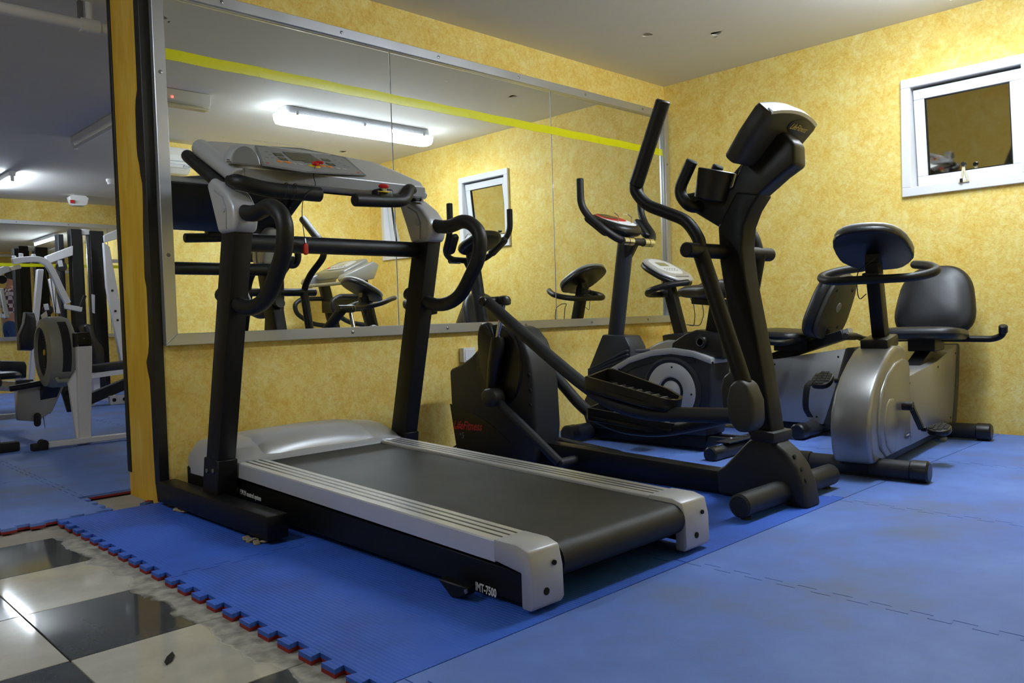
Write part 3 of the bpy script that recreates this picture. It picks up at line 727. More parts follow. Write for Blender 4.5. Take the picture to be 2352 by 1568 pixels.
    for y, h, zb, e in ((-.27, .307, .16, -.008), (-.295, .308, .16, .006), (-.36, .305, .162, .011), (-.43, .290, .172, .012), (-.485, .268, .186, .012), (-.53, .246, .197, .010), (-.545, .238, .20, -.010)):
        row = []
        for k in range(25):
            q = (-1+2*k/24)*.66; ed = max(0, (abs(q)/.66-.90)/.10)
            row.append(V((cx+q*.41, y+(.062*(1-(q/.72)**2))*max(0, (-.40-y)/.145), zb+(h-zb)*(1-.16*abs(q)**2.2)+e*(1-ed)-.010*ed)))
        rows.append(row)
    loft(b, rows, cap=False, closed=False); obj('cover_belly', b, 'silver_paint', mc, sharp=60)
    # lettering on the black frame
    text('P.W.M control system', PX(551, 1133, X=-3.6375)+V((0, 0, 0)), (0, -1, -.03), (0, 0, 1), .026, 'label_white', t, sx=.72, bold=.0006)
    b = BM(); slab(b, oval(.014, .026, 16), PX(545, 1123, X=-3.6355), (0, -1, 0), (0, 0, 1), .0015, .3); obj('badge', b, 'label_gold', t)
    text('IMT-7500', PX(1092, 1354, X=-3.6375), (0, -1, -.03), (0, 0, 1), .031, 'label_white', t, sx=.66, bold=.0008)
    # ---- console
    FO = V((cx, -.745, 1.332)); FA = V((1, 0, 0)); FB = V((0, .325, .143)).normalized(); FN = FA.cross(FB)
    b = BM(); secs = []; n = 30
    for k in range(n+1):
        q = -1+2*k/n; x = cx+.432*q; e = max(0, (abs(q)-.90)/.10); cr = .022*(1-q*q)
        sh = (1-.75*e*e)
        mid = [(-.42-cr*.5, 1.462+cr*.6), (-.405, 1.440+cr*.5), (-.43, 1.398), (-.60, 1.292), (-.715, 1.262-.006*(1-q*q)), (-.750-.02*(1-q*q), 1.268), (-.752-.012*(1-q*q), 1.312), (-.735, 1.335), (-.58, 1.402)]
        c0 = (-.575, 1.365); axd = V((0, .90, .43))
        row = []
        for y, z in mid:
            v_ = V((0, y-c0[0], z-c0[1])); al = axd*v_.dot(axd); pe = v_-al
            row.append(V((x, c0[0], c0[1]))+al*(1-.10*e)+pe*sh)
        secs.append(row)
    loft(b, secs); con = obj('console', b, 'silver_paint', t, sharp=35)
    for s in (-1, 1):
        b = BM(); xx = cx+s*.418; tube(b, [(xx, -.415, 1.437), (xx, -.60, 1.343), (xx, -.735, 1.276)], .034 if s < 0 else .016, 16, 'soft'); obj('side_roll', b, 'silver_paint', con)
    b = BM(); loft(b, [[V((cx+.428*q, y, z)) for y, z in ((-.412, 1.448), (-.396, 1.434), (-.424, 1.388), (-.600, 1.280), (-.718, 1.250), (-.712, 1.268), (-.44, 1.412))] for q in (-1, -.5, 0, .5, 1)]); obj('console_back', b, 'black_plastic', con)
    b = BM(); loft(b, [[V((cx+.405*q, -.7535-.018*(1-q*q)-.002, 1.268)), V((cx+.405*q, -.7525-.011*(1-q*q)-.004, 1.308)), V((cx+.405*q, -.740, 1.306)), V((cx+.405*q, -.740, 1.270))] for q in [-1+2*k/16 for k in range(17)]]); obj('dark_fascia', b, 'label_grey', con)
    def F(px, py, h=.0): return PXP(px, py, FO, FN)+FN*h
    def decal(name, pts, m_, h=.0015, th=.0025, parent=con):
        b = BM(); prism(b, [F(*p, h) for p in pts], FN*th); return obj(name, b, m_, parent)
    decal('panel_border', [(586, 335), (692, 341), (793, 362), (841, 404), (700, 397), (602, 381)], 'label_grey', .0004, .002)
    decal('keypad_panel', [(590, 338), (690, 344), (788, 364), (835, 402), (700, 394), (606, 378)], 'grey_plastic', .001, .002)
    lcd = decal('display', [(648, 351), (711, 356), (740, 375), (672, 370)], 'lcd_dark', .003, .002)
    for pts in ([(626, 353), (646, 355), (652, 361), (634, 360)], [(637, 363), (655, 365), (662, 371), (645, 369)], [(692, 370), (714, 372), (720, 376), (699, 375)], [(736, 366), (754, 368), (760, 373), (743, 371)], [(747, 376), (765, 378), (771, 383), (755, 381)]): decal('small_display', pts, 'lcd_dark', .003, .002)
    for p in ((642, 373), (661, 375), (740, 383), (757, 385)):
        b = BM(); slab(b, oval(.026, .022, 16), F(*p, .002), FA, FB, .004, .4); obj('key_button', b, 'orange_plastic', con)
    for k in range(9):
        p = (675+k*14.5, 377+k*1.7); 
        if 700 < p[0] < 765: continue
        b = BM(); slab(b, oval(.020, .015, 14), F(*p, .002), FA, FB, .003, .4); obj('key_button', b, 'silver_plastic', con)
    for i, p in enumerate([(612, 350), (620, 357), (613, 363), (625, 364), (770, 370), (781, 376), (792, 382), (786, 370), (800, 385)]):
        b = BM(); slab(b, rrect(.014, .008, .002, 2), F(*p, .002), FA, FB, .002, .3); obj('key_button', b, 'label_grey', con)
    for p in ((614, 376), (822, 398)):
        b = BM(); slab(b, oval(.016, .012, 12), F(*p, .002), FA, FB, .002, .3); obj('red_mark', b, 'label_red', con)
    # arched bottle pocket
    c0 = F(571, 377, 0); b = BM(); prism(b, [c0+FA*.058*math.cos(math.pi*k/16)+V((0, 0, 1))*.070*math.sin(math.pi*k/16)+V((0, .02, 0)) for k in range(17)], (0, .06, .012)); bevel(b, .006, 2); obj('bottle_pocket', b, 'silver_plastic', con)
    b = BM(); prism(b, [c0+FA*.050*math.cos(math.pi*k/16)+V((0, 0, 1))*.062*math.sin(math.pi*k/16)+V((0, .0165, .004)) for k in range(17)], (0, .004, 0)); obj('pocket_recess', b, 'label_grey', con)
    for k in range(5): decal('speaker_slot', [(520, 351+k*5), (531, 352+k*5), (532, 353.5+k*5), (521, 352.5+k*5)], 'black_trim', .0005, .0012)
    text('Everytime Training Machine', F(580, 324, .003), FA, FB, .026, 'label_white', con, sx=.95)
    # silver key clip, magnet and cord
    b = BM(); slab(b, oval(.05, .04, 20), F(722, 384, .002), FA, FB, .004, .4); obj('key_ring', b, 'yellow_plastic', con)
    k0 = F(724, 383, .006)
    b = BM(); slab(b, oval(.034, .028, 18), k0, FA, FB, .014, .5); tube(b, [k0+FN*.012, k0+FN*.016+FA*.02-FB*.012], .006, 8, 'round'); key = obj('safety_key', b, 'red_plastic', con)
    p1 = PX(716, 440, Y=-.812); p2 = PX(697, 458, Y=-.84); p3 = PX(694, 500, Y=-.80); p4 = PX(700, 548, Y=-.735)
    b = BM(); tube(b, smooth_path([k0+FN*.01, PX(720, 402, Y=-.78), p1+V((0, -.028, .02)), p1+V((-.02, -.03, 0)), p2, p3, p4], 6), .0016, 6); obj('safety_cord', b, 'wire_black', key)
    b = BM()
    for q in (0, 1):
        c_ = PX([672, 652][q], [440, 438][q], Y=-.815); n_ = 14; tube(b, [c_+V((.010*math.sin(k/n_*6.3), -.0295*math.cos(k/n_*2*math.pi), .0295*math.sin(k/n_*2*math.pi))) for k in range(n_+1)], .0016, 5)
    obj('cord_wrap', b, 'wire_black', key)
    c_ = PX(700, 572, Y=-.735); b = BM(); slab(b, rrect(.021, .045, .010), c_, (1, 0, 0), (0, 0, 1), .012, .4); obj('safety_clip', b, 'red_plastic', key)
    b = BM(); tube(b, [c_+V((0, -.006, .022)), p4], .004, 8); obj('clip_ring', b, 'screw_steel', key)
    # front grips under the console
    b = BM(); tube(b, fillet([V((-3.69, -.70, 1.268)), PX(548, 418, Y=-.77), PX(612, 436, Y=-.80), PX(737, 447, Y=-.815)], .09, 7), .0275, 14, 'soft'); obj('front_grip', b, 'black_grip', t)
    b = BM(); tube(b, fillet([V((-2.86, -.70, 1.275)), PX(938, 430, Y=-.76), PX(932, 462, Y=-.80), PX(880, 462, Y=-.80), PX(813, 459, Y=-.81)], .05, 7), .025, 14, 'soft'); gr = obj('front_grip', b, 'black_grip', t)
    e0 = PX(882, 446, Y=-.80); b = BM(); box(b, e0+V((0, .01, -.004)), (.075, .06, .05)); bevel(b, .012, 3); st = obj('stop_switch_base', b, 'black_plastic', gr)
    up = V((-.05, -.25, .96)).normalized(); e1 = PX(880, 440, Y=-.81)
    b = BM(); lathe(b, e1, up, [(.026, 0), (.026, .003), (.019, .0035)], 22); obj('warning_ring', b, 'yellow_plastic', gr)
    b = BM(); lathe(b, e1, up, [(.014, .002), (.014, .016)], 16); obj('stop_stem', b, 'chrome', gr)
    b = BM(); lathe(b, e1, up, [(.015, .014), (.020, .017), (.021, .023), (.015, .029), (0, .031)], 22); obj('stop_button', b, 'red_plastic', gr)
    return t
treadmill()
# torn foam scraps under the treadmill foot
for i, (px_, py_, lab) in enumerate(((415, 1172, 'crumpled tan scrap under the wall end of the treadmill base rail'), (585, 1240, 'crumpled tan scrap under the near end of the treadmill base rail'))):
    p = PX(px_, py_, Z=MT+.004); b = BM(); rnd = random.Random(i)
    for k in range(8):
        q = p+V((rnd.uniform(-.018, .02), rnd.uniform(-.045, .045), .002)); box(b, q, (.026, .022, .007), Matrix.Rotation(rnd.uniform(-.6, .6), 3, 'X') @ Matrix.Rotation(rnd.uniform(0, 3), 3, 'Z'))
    bevel(b, .003, 1); tag(obj('scrap', b, 'scrap_paper', origin=tuple(p)), lab, 'scrap')
p = PX(337, 1159, Z=0); b = BM(); box(b, p+V((0, 0, .004)), (.05, .03, .016), Matrix.Rotation(.5, 3, 'Z')); bevel(b, .002, 1); o = obj('foam_offcut', b, 'foam_blue_edge', origin=tuple(p)); tag(o, 'tiny blue and red foam offcut on the bare cement', 'scrap')
b = BM(); box(b, p+V((.012, .006, .0085)), (.02, .026, .013), Matrix.Rotation(.5, 3, 'Z')); obj('red_side', b, 'foam_red', o)
# dark leaf-like scrap on the pale tile
p = PX(390, 1513, Z=.002); b = BM(); slab(b, [(-.034, 0), (-.016, .008), (.012, .009), (.040, .003), (.016, -.007), (-.014, -.008)], p, (.55, .83, 0), (-.83, .55, 0), .002, .3); tag(obj('dirt_scrap', b, 'hole_dark', origin=tuple(p)), 'thin dark scrap lying on the pale tile at the bottom', 'scrap')

# =================================================================== CROSS TRAINER
def cross_trainer():
    cx = -2.19
    t = thing('cross_trainer', 'dark grey elliptical cross trainer between the treadmill and the upright bike', 'cross trainer', (cx, -1.2, MT))
    xn = -2.285; xf = -2.095
    # rear drive housing
    prof = PXS([(1030, 848), (1034, 925), (1052, 1050), (1222, 1068), (1228, 985), (1222, 880), (1212, 820), (1198, 782), (1180, 758), (1160, 748), (1136, 757), (1118, 772), (1098, 798), (1080, 818), (1058, 836)], X=xn)
    b = BM(); prism(b, prof, (xf-xn, 0, 0)); bevel(b, .022, 4); hs = obj('drive_housing', b, 'charcoal_plastic', t)
    low = PXS([(1033.2, 927), (1052, 1049), (1196, 1064), (1186, 1040), (1168, 1012), (1140, 985), (1105, 960), (1070, 942)], X=xn-.0015)
    b = BM(); prism(b, low, (.006, 0, 0)); obj('lower_panel', b, 'black_plastic', hs)
    L0 = PX(1041, 984, X=xn-.002); text('LifeFitness', L0, (0, -1, .03), (0, 0, 1), .062, 'label_red', hs, shear=.45, sx=.86, bold=.0008)
    b = BM(); tube(b, [PX(1042, 981, X=xn-.002), PX(1050, 979, X=xn-.002), PX(1062, 983, X=xn-.002)], .002, 6); obj('lettering_swash', b, 'label_red', hs)
    text('5', PX(1061, 1006, X=xn-.002), (0, -1, 0), (0, 0, 1), .046, 'label_grey', hs, sx=.8); text('x', PX(1056, 999, X=xn-.002), (0, -1, 0), (0, 0, 1), .028, 'label_grey', hs, sx=.8)
    ce = PX(1146, 840, X=xn); ring = []
    b = BM(); o1 = [ce+V((0, .205*math.cos(a)*.80, .205*math.sin(a)))+V((-.002, 0, 0)) for a in [2*math.pi*k/36 for k in range(36)]]
    o2 = [ce+(p-ce)*.94+V((-.006, 0, 0)) for p in o1]; o3 = [ce+(p-ce)*.88+V((.012, 0, 0)) for p in o1]; o4 = [ce+(p-ce)*.3+V((.020, 0, 0)) for p in o1]
    o0 = [p+V((.01, 0, 0)) for p in o1]
    loft(b, [o0, o1, o2], cap=False); obj('recess_rim', b, 'black_plastic', hs)
    b = BM(); loft(b, [o2, o3, [ce+(p-ce)*.5+V((-.004, 0, 0)) for p in o1], [ce+(p-ce)*.2+V((-.006, 0, 0)) for p in o1]]); obj('crank_disc', b, 'black_plastic', hs)
    for p in ((1214, 862), (1217, 897), (1217, 930)):
        b = BM(); lathe(b, PX(*p, X=xn-.001), (-1, 0, 0), [(.010, -.004), (.010, .002), (.005, .0025), (0, .0005)], 12); obj('screw_hole', b, 'hole_dark', hs)
    # base beam and front foot
    b = BM(); prism(b, PXS([(1215, 1010), (1655, 1082), (1655, 1134), (1215, 1072)], X=-2.225), (.075, 0, 0)); bevel(b, .006, 2); obj('base_beam', b, 'black_paint', t)
    b = BM(); box2(b, (-2.37, -.40, MT), (-2.01, -.34, .06)); bevel(b, .006, 1); obj('rear_stabiliser', b, 'black_paint', t)
    prof = PXS([(1643, 1080), (1661, 1070), (1716, 1012), (1730, 1003), (1775, 1012), (1806, 1040), (1830, 1075), (1845, 1115), (1856, 1172), (1812, 1172), (1800, 1140), (1738, 1146), (1648, 1135)], X=-2.245)
    b = BM(); prism(b, prof, (.11, 0, 0)); bevel(b, .016, 3); fc = obj('front_cover', b, 'charcoal_plastic', t)
    b = BM(); prism(b, PXS([(1722, 985), (1778, 995), (1778, 1020), (1722, 1010)], X=-2.262), (.144, 0, 0)); bevel(b, .006, 2); obj('mast_collar', b, 'charcoal_plastic', t)
    for p in ((1826, 1048), (1842, 1077), (1852, 1102)):
        q = PX(*p, X=-2.215); b = BM(); lathe(b, q, V((0, -1, .45)), [(.008, -.008), (.008, .0015), (0, .0015)], 10); obj('screw_hole', b, 'hole_dark', fc)
    fy = -2.035
    b = BM(); tube(b, [(-2.545, fy, .072), (-1.835, fy, .072)], .042, 18, 'soft'); st = obj('front_stabiliser', b, 'charcoal_plastic', t)
    for x in (-2.50, -1.88):
        b = BM(); lathe(b, (x, fy, MT), (0, 0, 1), [(.018, 0), (.018, .008), (.006, .010), (.006, .03)], 12); obj('levelling_foot', b, 'rubber', st)
    # mast
    mast = PXS([(1648, 520), (1652, 600), (1668, 700), (1690, 820), (1718, 1000), (1776, 1010), (1757, 880), (1735, 760), (1712, 640), (1704, 570), (1708, 520), (1722, 482), (1745, 445), (1690, 440)], X=-2.240)
    b = BM(); prism(b, mast, (.10, 0, 0)); bevel(b, .010, 3); obj('mast', b, 'black_paint', t)
    head = PXS([(1650, 522), (1560, 468), (1562, 446), (1600, 440), (1680, 430), (1700, 380), (1730, 340), (1800, 300), (1824, 330), (1826, 378), (1790, 405), (1745, 445), (1716, 490), (1708, 522)], X=-2.235)
    b = BM(); prism(b, head, (.09, 0, 0)); bevel(b, .012, 3); obj('console_neck', b, 'black_plastic', t)
    # console: slab leaning away from the user, seen from behind
    cb = (V((-2.19, -1.905, 1.290))+V((-2.19, -2.075, 1.455)))/2
    ay = (V((0, -2.085, 1.465))-V((0, -1.915, 1.295))).normalized(); ax = V((-1, 0, 0)); az = ax.cross(ay)
    hh = .120; out = [(-.155, -hh), (.155, -hh), (.178, -hh*.2), (.188, hh*.72)]
    for k in range(9):
        q = 1-2*k/8; out.append((.180*q, hh*(.86+.22*(1-q*q))))
    out += [(-.188, hh*.72), (-.178, -hh*.2)]
    oc = V((-2.19, -2.000, 1.378))
    b = BM(); slab(b, out, oc-az*.030, ax, ay, .075, .35); cn = obj('console', b, 'dark_olive_plastic', t)
    b = BM(); tp_ = [(.168*q, hh*(.87+.22*(1-q*q))) for q in [1-2*k/10 for k in range(11)]]
    loft(b, [[oc+ax*p[0]+ay*(p[1]-.006)-az*.028, oc+ax*p[0]+ay*(p[1]+.006)-az*.026, oc+ax*p[0]+ay*(p[1]+.006)-az*.002, oc+ax*p[0]+ay*(p[1]-.006)-az*.0] for p in tp_]); obj('silver_top_edge', b, 'silver_rail', cn)
    sgn = 1 if az.y < 0 else -1
    an = az*sgn                                             # outward normal of the back
    bk = oc+an*(.0455 if sgn > 0 else .0305)
    b = BM(); slab(b, oval(.16, .062, 24), bk+ay*.082+V((1, 0, 0))*.055, V((1, 0, 0)), V((1, 0, 0)).cross(an)*-1, .002, .2); 
    obj('badge', b, 'black_plastic', cn)
    U2 = ay-an*ay.dot(an)
    text('LifeFitness', bk+ay*.070+V((-.012, 0, 0))+an*.0045, (1, 0, 0), U2, .032, 'label_gold', cn, shear=.4, sx=.9)
    # cup holder
    c0 = PX(1637, 440, X=-2.235); axc = V((0, -.28, .96)).normalized()
    b = BM(); lathe(b, c0-axc*.035, axc, [(.058, 0), (.066, .006), (.074, .115), (.070, .118), (.062, .03), (0, .028)], 28); obj('cup_holder', b, 'black_plastic', t)
    for X in (-2.29, -2.10):
        dx = X+2.29; sh = lambda pts: [p+V((dx, 0, 0)) for p in pts]
        b = BM(); tube(b, fillet(sh([PX(1590, 368, X=-2.29), PX(1557, 442, X=-2.29), PX(1585, 478, X=-2.29)])+[V((cx, PX(1620, 470, X=-2.19).y, PX(1620, 470, X=-2.19).z))], .06, 6), .0235, 14, 'soft'); obj('fixed_handle', b, 'black_grip', t)
    # pivot shaft and both swing arms
    py_, pz_ = -1.815, .972
    b = BM(); tube(b, [(-2.500, py_, pz_), (-1.880, py_, pz_)], .028, 16, 'soft'); obj('pivot_shaft', b, 'black_paint', t)
    XN = -2.405
    def arm(X, up, low, jt, grip, mtl='black_paint'):
        b = BM(); tube(b, smooth_path(up, 6), .0235, 14); a = obj('handle_arm', b, mtl, t)
        b = BM(); tube(b, grip, .029, 16, 'soft'); obj('grip_sleeve', b, 'black_grip', a)
        b = BM(); tube(b, low, .030, 14); obj('lower_arm', b, mtl, a)
        b = BM(); pr = [(jt.y+y, jt.z+z) for y, z in ((.055, .02), (.040, .075), (.005, .098), (-.030, .080), (-.056, .02), (-.058, -.06), (-.035, -.092), (.015, -.095), (.048, -.055))]
        prism(b, yz(X-.045, pr), (.09, 0, 0)); bevel(b, .018, 4); obj('joint_cover', b, 'dark_olive_plastic', a)
        return a
    U = [V((XN, py_, pz_))]+PXS([(1604, 548), (1575, 508), (1530, 488), (1487, 470), (1462, 442), (1459, 424)], X=XN)
    jt = PX(1712, 930, X=XN)
    arm(XN, U, [V((XN, py_, pz_)), PX(1708, 880, X=XN)], jt, PXS([(1460, 428), (1524, 230)], X=XN))
    XF = 2*cx-XN
    rf = lambda p, X: (lambda q: V((q.x, -q.y, q.z)))(PX(*p, X=X))
    Uf = [V((XF, py_, pz_)), V((-1.965, -1.790, 1.04)), V((-1.95, -1.735, 1.11)), rf((742, 590), -1.925), rf((739, 565), -1.90), rf((730, 545), -1.887)]
    jf = V((XF, -1.70, .395))
    arm(XF, Uf, [V((XF, py_, pz_)), jf+V((0, .0, .06))], jf, [rf((732, 550), -1.888), rf((695, 502), -1.885)])
    # pedal arms: tube from the crank link, under the pedal, to the joint
    def pedal_arm(X, pts, pa, pb):
        b = BM(); tube(b, fillet(PXS(pts, X=X), .14, 7), .029, 14); a = obj('pedal_arm', b, 'charcoal_plastic', t)
        # tray pedal: ribbed floor in a raised rim
        A = PX(*pa, X=X-.045); Bq = PX(*pb, X=X-.045)
        d = (Bq-A); Lp = d.length; d.normalize(); sd = V((1, 0, 0)); upv = sd.cross(d); upv = upv if upv.z > 0 else -upv
        W = .165
        out = [(0, .012), (.0, W-.012), (.02, W), (Lp*.75, W), (Lp*.95, W*.86), (Lp, W*.62), (Lp, W*.38), (Lp*.95, W*.14), (Lp*.75, 0), (.02, 0)]
        P = lambda q, h: A+d*q[0]+sd*(q[1]-.02)+upv*h
        b = BM(); prism(b, [P(q, -.028) for q in out], upv*.030); bevel(b, .004, 1); pd = obj('pedal', b, 'black_plastic', a)
        rim = []
        cxx, cyy_ = Lp/2, W/2
        hts = [.030, .055, .058, .034, .022, .018, .018, .022, .030, .034]
        inn = [(cxx+(q[0]-cxx)*(1-.012/cxx), cyy_+(q[1]-cyy_)*(1-.012/cyy_)) for q in out]
        b = BM(); n = len(out)
        R = [[b.verts.new(P(q, -.004)) for q in out], [b.verts.new(P(q, h)) for q, h in zip(out, hts)], [b.verts.new(P(q, h)) for q, h in zip(inn, hts)], [b.verts.new(P(q, -.004)) for q in inn]]
        for r0, r1 in zip(R, R[1:]+R[:1]):
            for k in range(n): b.faces.new((r0[k], r0[(k+1) % n], r1[(k+1) % n], r1[k]))
        obj('pedal_rim', b, 'black_plastic', pd)
        for k in range(16):
            q = .045+k*(Lp-.09)/15; b = BM(); wq = W-.04 if q < Lp*.75 else W-.04-.05*(q-Lp*.75)/(Lp*.2)
            c_ = A+d*q+sd*(W/2-.02)+upv*.004; bar(b, c_-sd*wq/2, c_+sd*wq/2, .006, .006, upv); obj('tread_rib', b, 'grey_plastic' if k % 2 else 'charcoal_plastic', pd)
        return a
    pedal_arm(XN, [(1120, 694), (1240, 800), (1335, 880), (1400, 925), (1480, 950), (1700, 955)], (1345, 880), (1535, 932))
    pedal_arm(XF, [(1175, 748), (1290, 880), (1345, 945), (1420, 982), (1520, 992), (1640, 966), (1690, 950)], (1350, 950), (1545, 985))
    # stride link at the rear: clamp, chrome rod, sleeve, lower link
    k0 = PX(1118, 692, X=XN); XR = -2.33
    kn = PX(1157, 690, X=XR)
    b = BM(); tube(b, [k0+V((-.035, 0, 0)), k0+V((.045, 0, .0)), kn], .023, 14, 'soft'); cl = obj('link_clamp', b, 'black_plastic', t)
    b = BM(); lathe(b, kn+V((0, 0, -.024)), (0, 0, 1), [(.020, 0), (.034, .006), (.036, .026), (.028, .042), (.012, .048), (0, .048)], 20); obj('clamp_knob', b, 'black_plastic', cl)
    r1 = PX(1143, 778, X=XR); r2 = PX(1128, 892, X=XR)
    b = BM(); tube(b, [kn, r1], .0125, 14); obj('chrome_rod', b, 'chrome', t)
    b = BM(); tube(b, [r1+V((0, 0, .008)), r1+V((0, 0, -.02)), (r1+r2)/2, r2], [.030, .036, .034, .024], 16); obj('rod_sleeve', b, 'black_plastic', t)
    b = BM(); slab(b, oval(.135, .33, 24, 2.6), PX(1118, 815, X=-2.31), (0, 1, 0), (0, .12, 1), .05, .45); obj('crank_shield', b, 'black_plastic', t)
    j0 = PX(1132, 912, X=XR-.01)
    b = BM(); loft(b, [[j0+V((dx, math.cos(a)*rr*.95-.02*0, math.sin(a)*rr*.8)) for a in [2*math.pi*k/18 for k in range(18)]] for dx, rr in ((-.045, .02), (-.042, .042), (-.03, .056), (.03, .060), (.042, .045), (.045, .02))]); obj('link_joint', b, 'dark_olive_plastic', t)
    e0 = PX(1287, 1064, X=XR); e1 = V((-2.22, e0.y, e0.z))
    b = BM(); tube(b, [PX(1142, 918, X=XR), PX(1158, 936, X=XR), e0], .0225, 14); obj('lower_link', b, 'charcoal_plastic', t)
    b = BM(); tube(b, [e0+V((-.012, 0, 0)), e1], .0225, 14, 'soft'); obj('link_axle', b, 'charcoal_plastic', t)
    # far side lower link rod
    b = BM(); tube(b, fillet(PXS([(1180, 960), (1270, 1010), (1430, 1046)], X=-2.06)+[V((-2.15, PX(1430, 1046, X=-2.06).y, PX(1430, 1046, X=-2.06).z))], .04, 5), .0225, 12); obj('lower_link', b, 'charcoal_plastic', t)
    return t
cross_trainer()
t = thing('power_cable', 'black cable trailing from the cross trainer towards the mirror wall', 'cable', (-2.35, -.2, 0))
b = BM(); tube(b, smooth_path([(-2.25, -.24, .10), (-2.33, -.20, .055), (-2.45, -.13, .03), (-2.55, -.06, .026), (-2.72, -.045, .026)], 6), .005, 8); obj('cord', b, 'wire_black', t)

# =================================================================== UPRIGHT BIKE
def upright_bike():
    cx = -1.35; xn = -1.45; T = .18
    t = thing('upright_bike', 'slate grey upright exercise bike with silver arch trim and tall handlebar, facing the mirror', 'exercise bike', (cx, -.85, MT))
    for y, r, fl in ((-.415, .052, 1), (-1.345, .038, .8)):
        b = BM(); tube(b, [(cx-.22, y, MT+r*fl), (cx+.22, y, MT+r*fl)], r*.94, 16, flat=1); s = obj('stabiliser', b, 'slate_plastic', t)
        for sx in (-1, 1):
            b = BM(); tube(b, [(cx+sx*.21, y, MT+r*fl), (cx+sx*.285, y, MT+r*fl)], r, 16, 'soft'); obj('end_cap', b, 'black_plastic', s)
    b = BM(); prism(b, [(cx-.17, -1.305, .093), (cx+.17, -1.305, .093), (cx+.17, -1.385, .093), (cx-.17, -1.385, .093)], (0, 0, .005)); pl = obj('mounting_plate', b, 'slate_plastic', t)
    for sx in (-.09, .09):
        b = BM(); lathe(b, (cx+sx, -1.345, .098), (0, 0, 1), [(.011, 0), (.011, .010), (.006, .014), (0, .015)], 8); obj('bolt', b, 'screw_steel', pl)
    b = BM(); prism(b, PXS([(1345, 962), (1622, 1000), (1617, 1030), (1350, 1003)], X=-1.43), (.16, 0, 0)); bevel(b, .008, 2); obj('base_frame', b, 'black_paint', t)
    for dx in (-.05, .05):
        b = BM(); bar(b, (cx+dx, -1.18, .085), (cx+dx, -1.36, .085), .03, .03); obj('tail_rail', b, 'charcoal_plastic', t)
    arc = [(1350, 898), (1372, 872), (1400, 849), (1445, 823), (1495, 807), (1540, 802), (1590, 809), (1633, 825)]
    b = BM(); prism(b, PXS([(1348, 982), (1338, 950), (1340, 920)]+arc+[(1635, 900), (1622, 1002)], X=xn), (T, 0, 0)); bevel(b, .012, 3); bd = obj('body_shell', b, 'slate_plastic', t)
    A = PXS([(x, y-3) for x, y in arc], X=xn-.008); B = PXS([(x+(3 if i < 3 else 0), y+11) for i, (x, y) in enumerate(arc)], X=xn-.008)
    b = BM(); loft(b, [[a, c, c+V((T+.016, 0, 0)), a+V((T+.016, 0, 0))] for a, c in zip(A, B)]); bevel(b, .004, 2, 50); obj('arch_trim', b, 'silver_plastic', bd)
    A = PXS([(x+4, y+11) for x, y in arc[1:-1]], X=xn-.004); B = PXS([(x+6, y+24) for x, y in arc[1:-1]], X=xn-.004)
    b = BM(); loft(b, [[a, c, c+V((.02, 0, 0)), a+V((.02, 0, 0))] for a, c in zip(A, B)]); rm = obj('side_band', b, 'slate_plastic', bd)
    for p in ((1422, 848), (1522, 817), (1640-3, 833)):
        b = BM(); lathe(b, PX(*p, X=xn-.006), (-1, 0, 0), [(.006, -.002), (.006, .002), (0, .002)], 8); obj('screw', b, 'hole_dark', rm)
    c0 = PX(1543, 898, X=xn)
    b = BM(); lathe(b, c0, (-1, 0, 0), [(.184, -.01), (.182, .004), (.168, .010), (.150, .004)], 48); obj('disc_rim', b, 'slate_plastic', bd)
    b = BM(); lathe(b, c0, (-1, 0, 0), [(.151, -.004), (.151, .008), (.147, .011), (.080, .011), (.071, .002), (.058, .002), (.050, .010), (.02, .013), (0, .013)], 48); dc = obj('crank_cover', b, 'silver_plastic', bd)
    for k in range(4):
        a = math.radians(85-90*k); b = BM(); lathe(b, c0+V((-.0105, -.128*math.cos(a), .128*math.sin(a))), (-1, 0, 0), [(.006, -.002), (.006, .001), (0, .001)], 8); obj('screw', b, 'hole_dark', dc)
    # cranks and pedals
    for s, X in ((-1, xn), (1, xn+T)):
        p0 = V((X+s*.012, c0.y, c0.z)); p1 = p0+V((s*.035, 0, 0)); d = V((0, .05, -.155))*(1 if s < 0 else -1); p2 = p1+d
        b = BM(); tube(b, [p0, p1+V((s*.008, 0, 0))], .018, 12); bar(b, p1, p2, .014, .028, (1, 0, 0)); ck = obj('crank', b, 'chrome', t)
        q = p2+V((s*.06, 0, 0)); b = BM(); box(b, q, (.095, .10, .022)); bevel(b, .008, 2); obj('pedal', b, 'black_plastic', ck)
    # ribbed shroud round the column foot
    b = BM(); prism(b, PXS([(1383, 768), (1434, 772), (1447, 798), (1449, 835), (1352, 880), (1350, 850)], X=-1.425), (.15, 0, 0)); bevel(b, .010, 2); sh = obj('column_shroud', b, 'slate_plastic', t)
    for k in range(4):
        q = k*9; b = BM(); tube(b, fillet([PX(1353, 856+q*.5-6, X=-1.43), PX(1440, 806+q, X=-1.43), V((-1.27, PX(1449, 808+q, X=-1.43).y-.004, PX(1449, 808+q, X=-1.43).z))], .02, 4), .011, 8); obj('shroud_rib', b, 'slate_plastic', sh)
    p0, p1 = PX(1413, 785, X=cx), PX(1438, 548, X=cx)
    b = BM(); tube(b, [p0, p1, p1+(p1-p0).normalized()*.06], .048, 20, flat=.85); obj('column', b, 'slate_plastic', t)
    # handlebar
    near = [PX(1332, 410, X=-1.62), PX(1334, 470, X=-1.62), PX(1352, 498, X=-1.60), PX(1395, 533, X=-1.56), PX(1424, 552, X=-1.49)]
    yb, zb = near[-1].y-.012, near[-1].z-.004
    mid = [V((cx, yb, zb))]
    far = [V((2*cx-p.x, p.y, p.z)) for p in near[::-1]]
    b = BM(); tube(b, fillet(near+mid+far, .07, 6), .0205, 14, 'soft'); hb = obj('handlebar', b, 'black_grip', t)
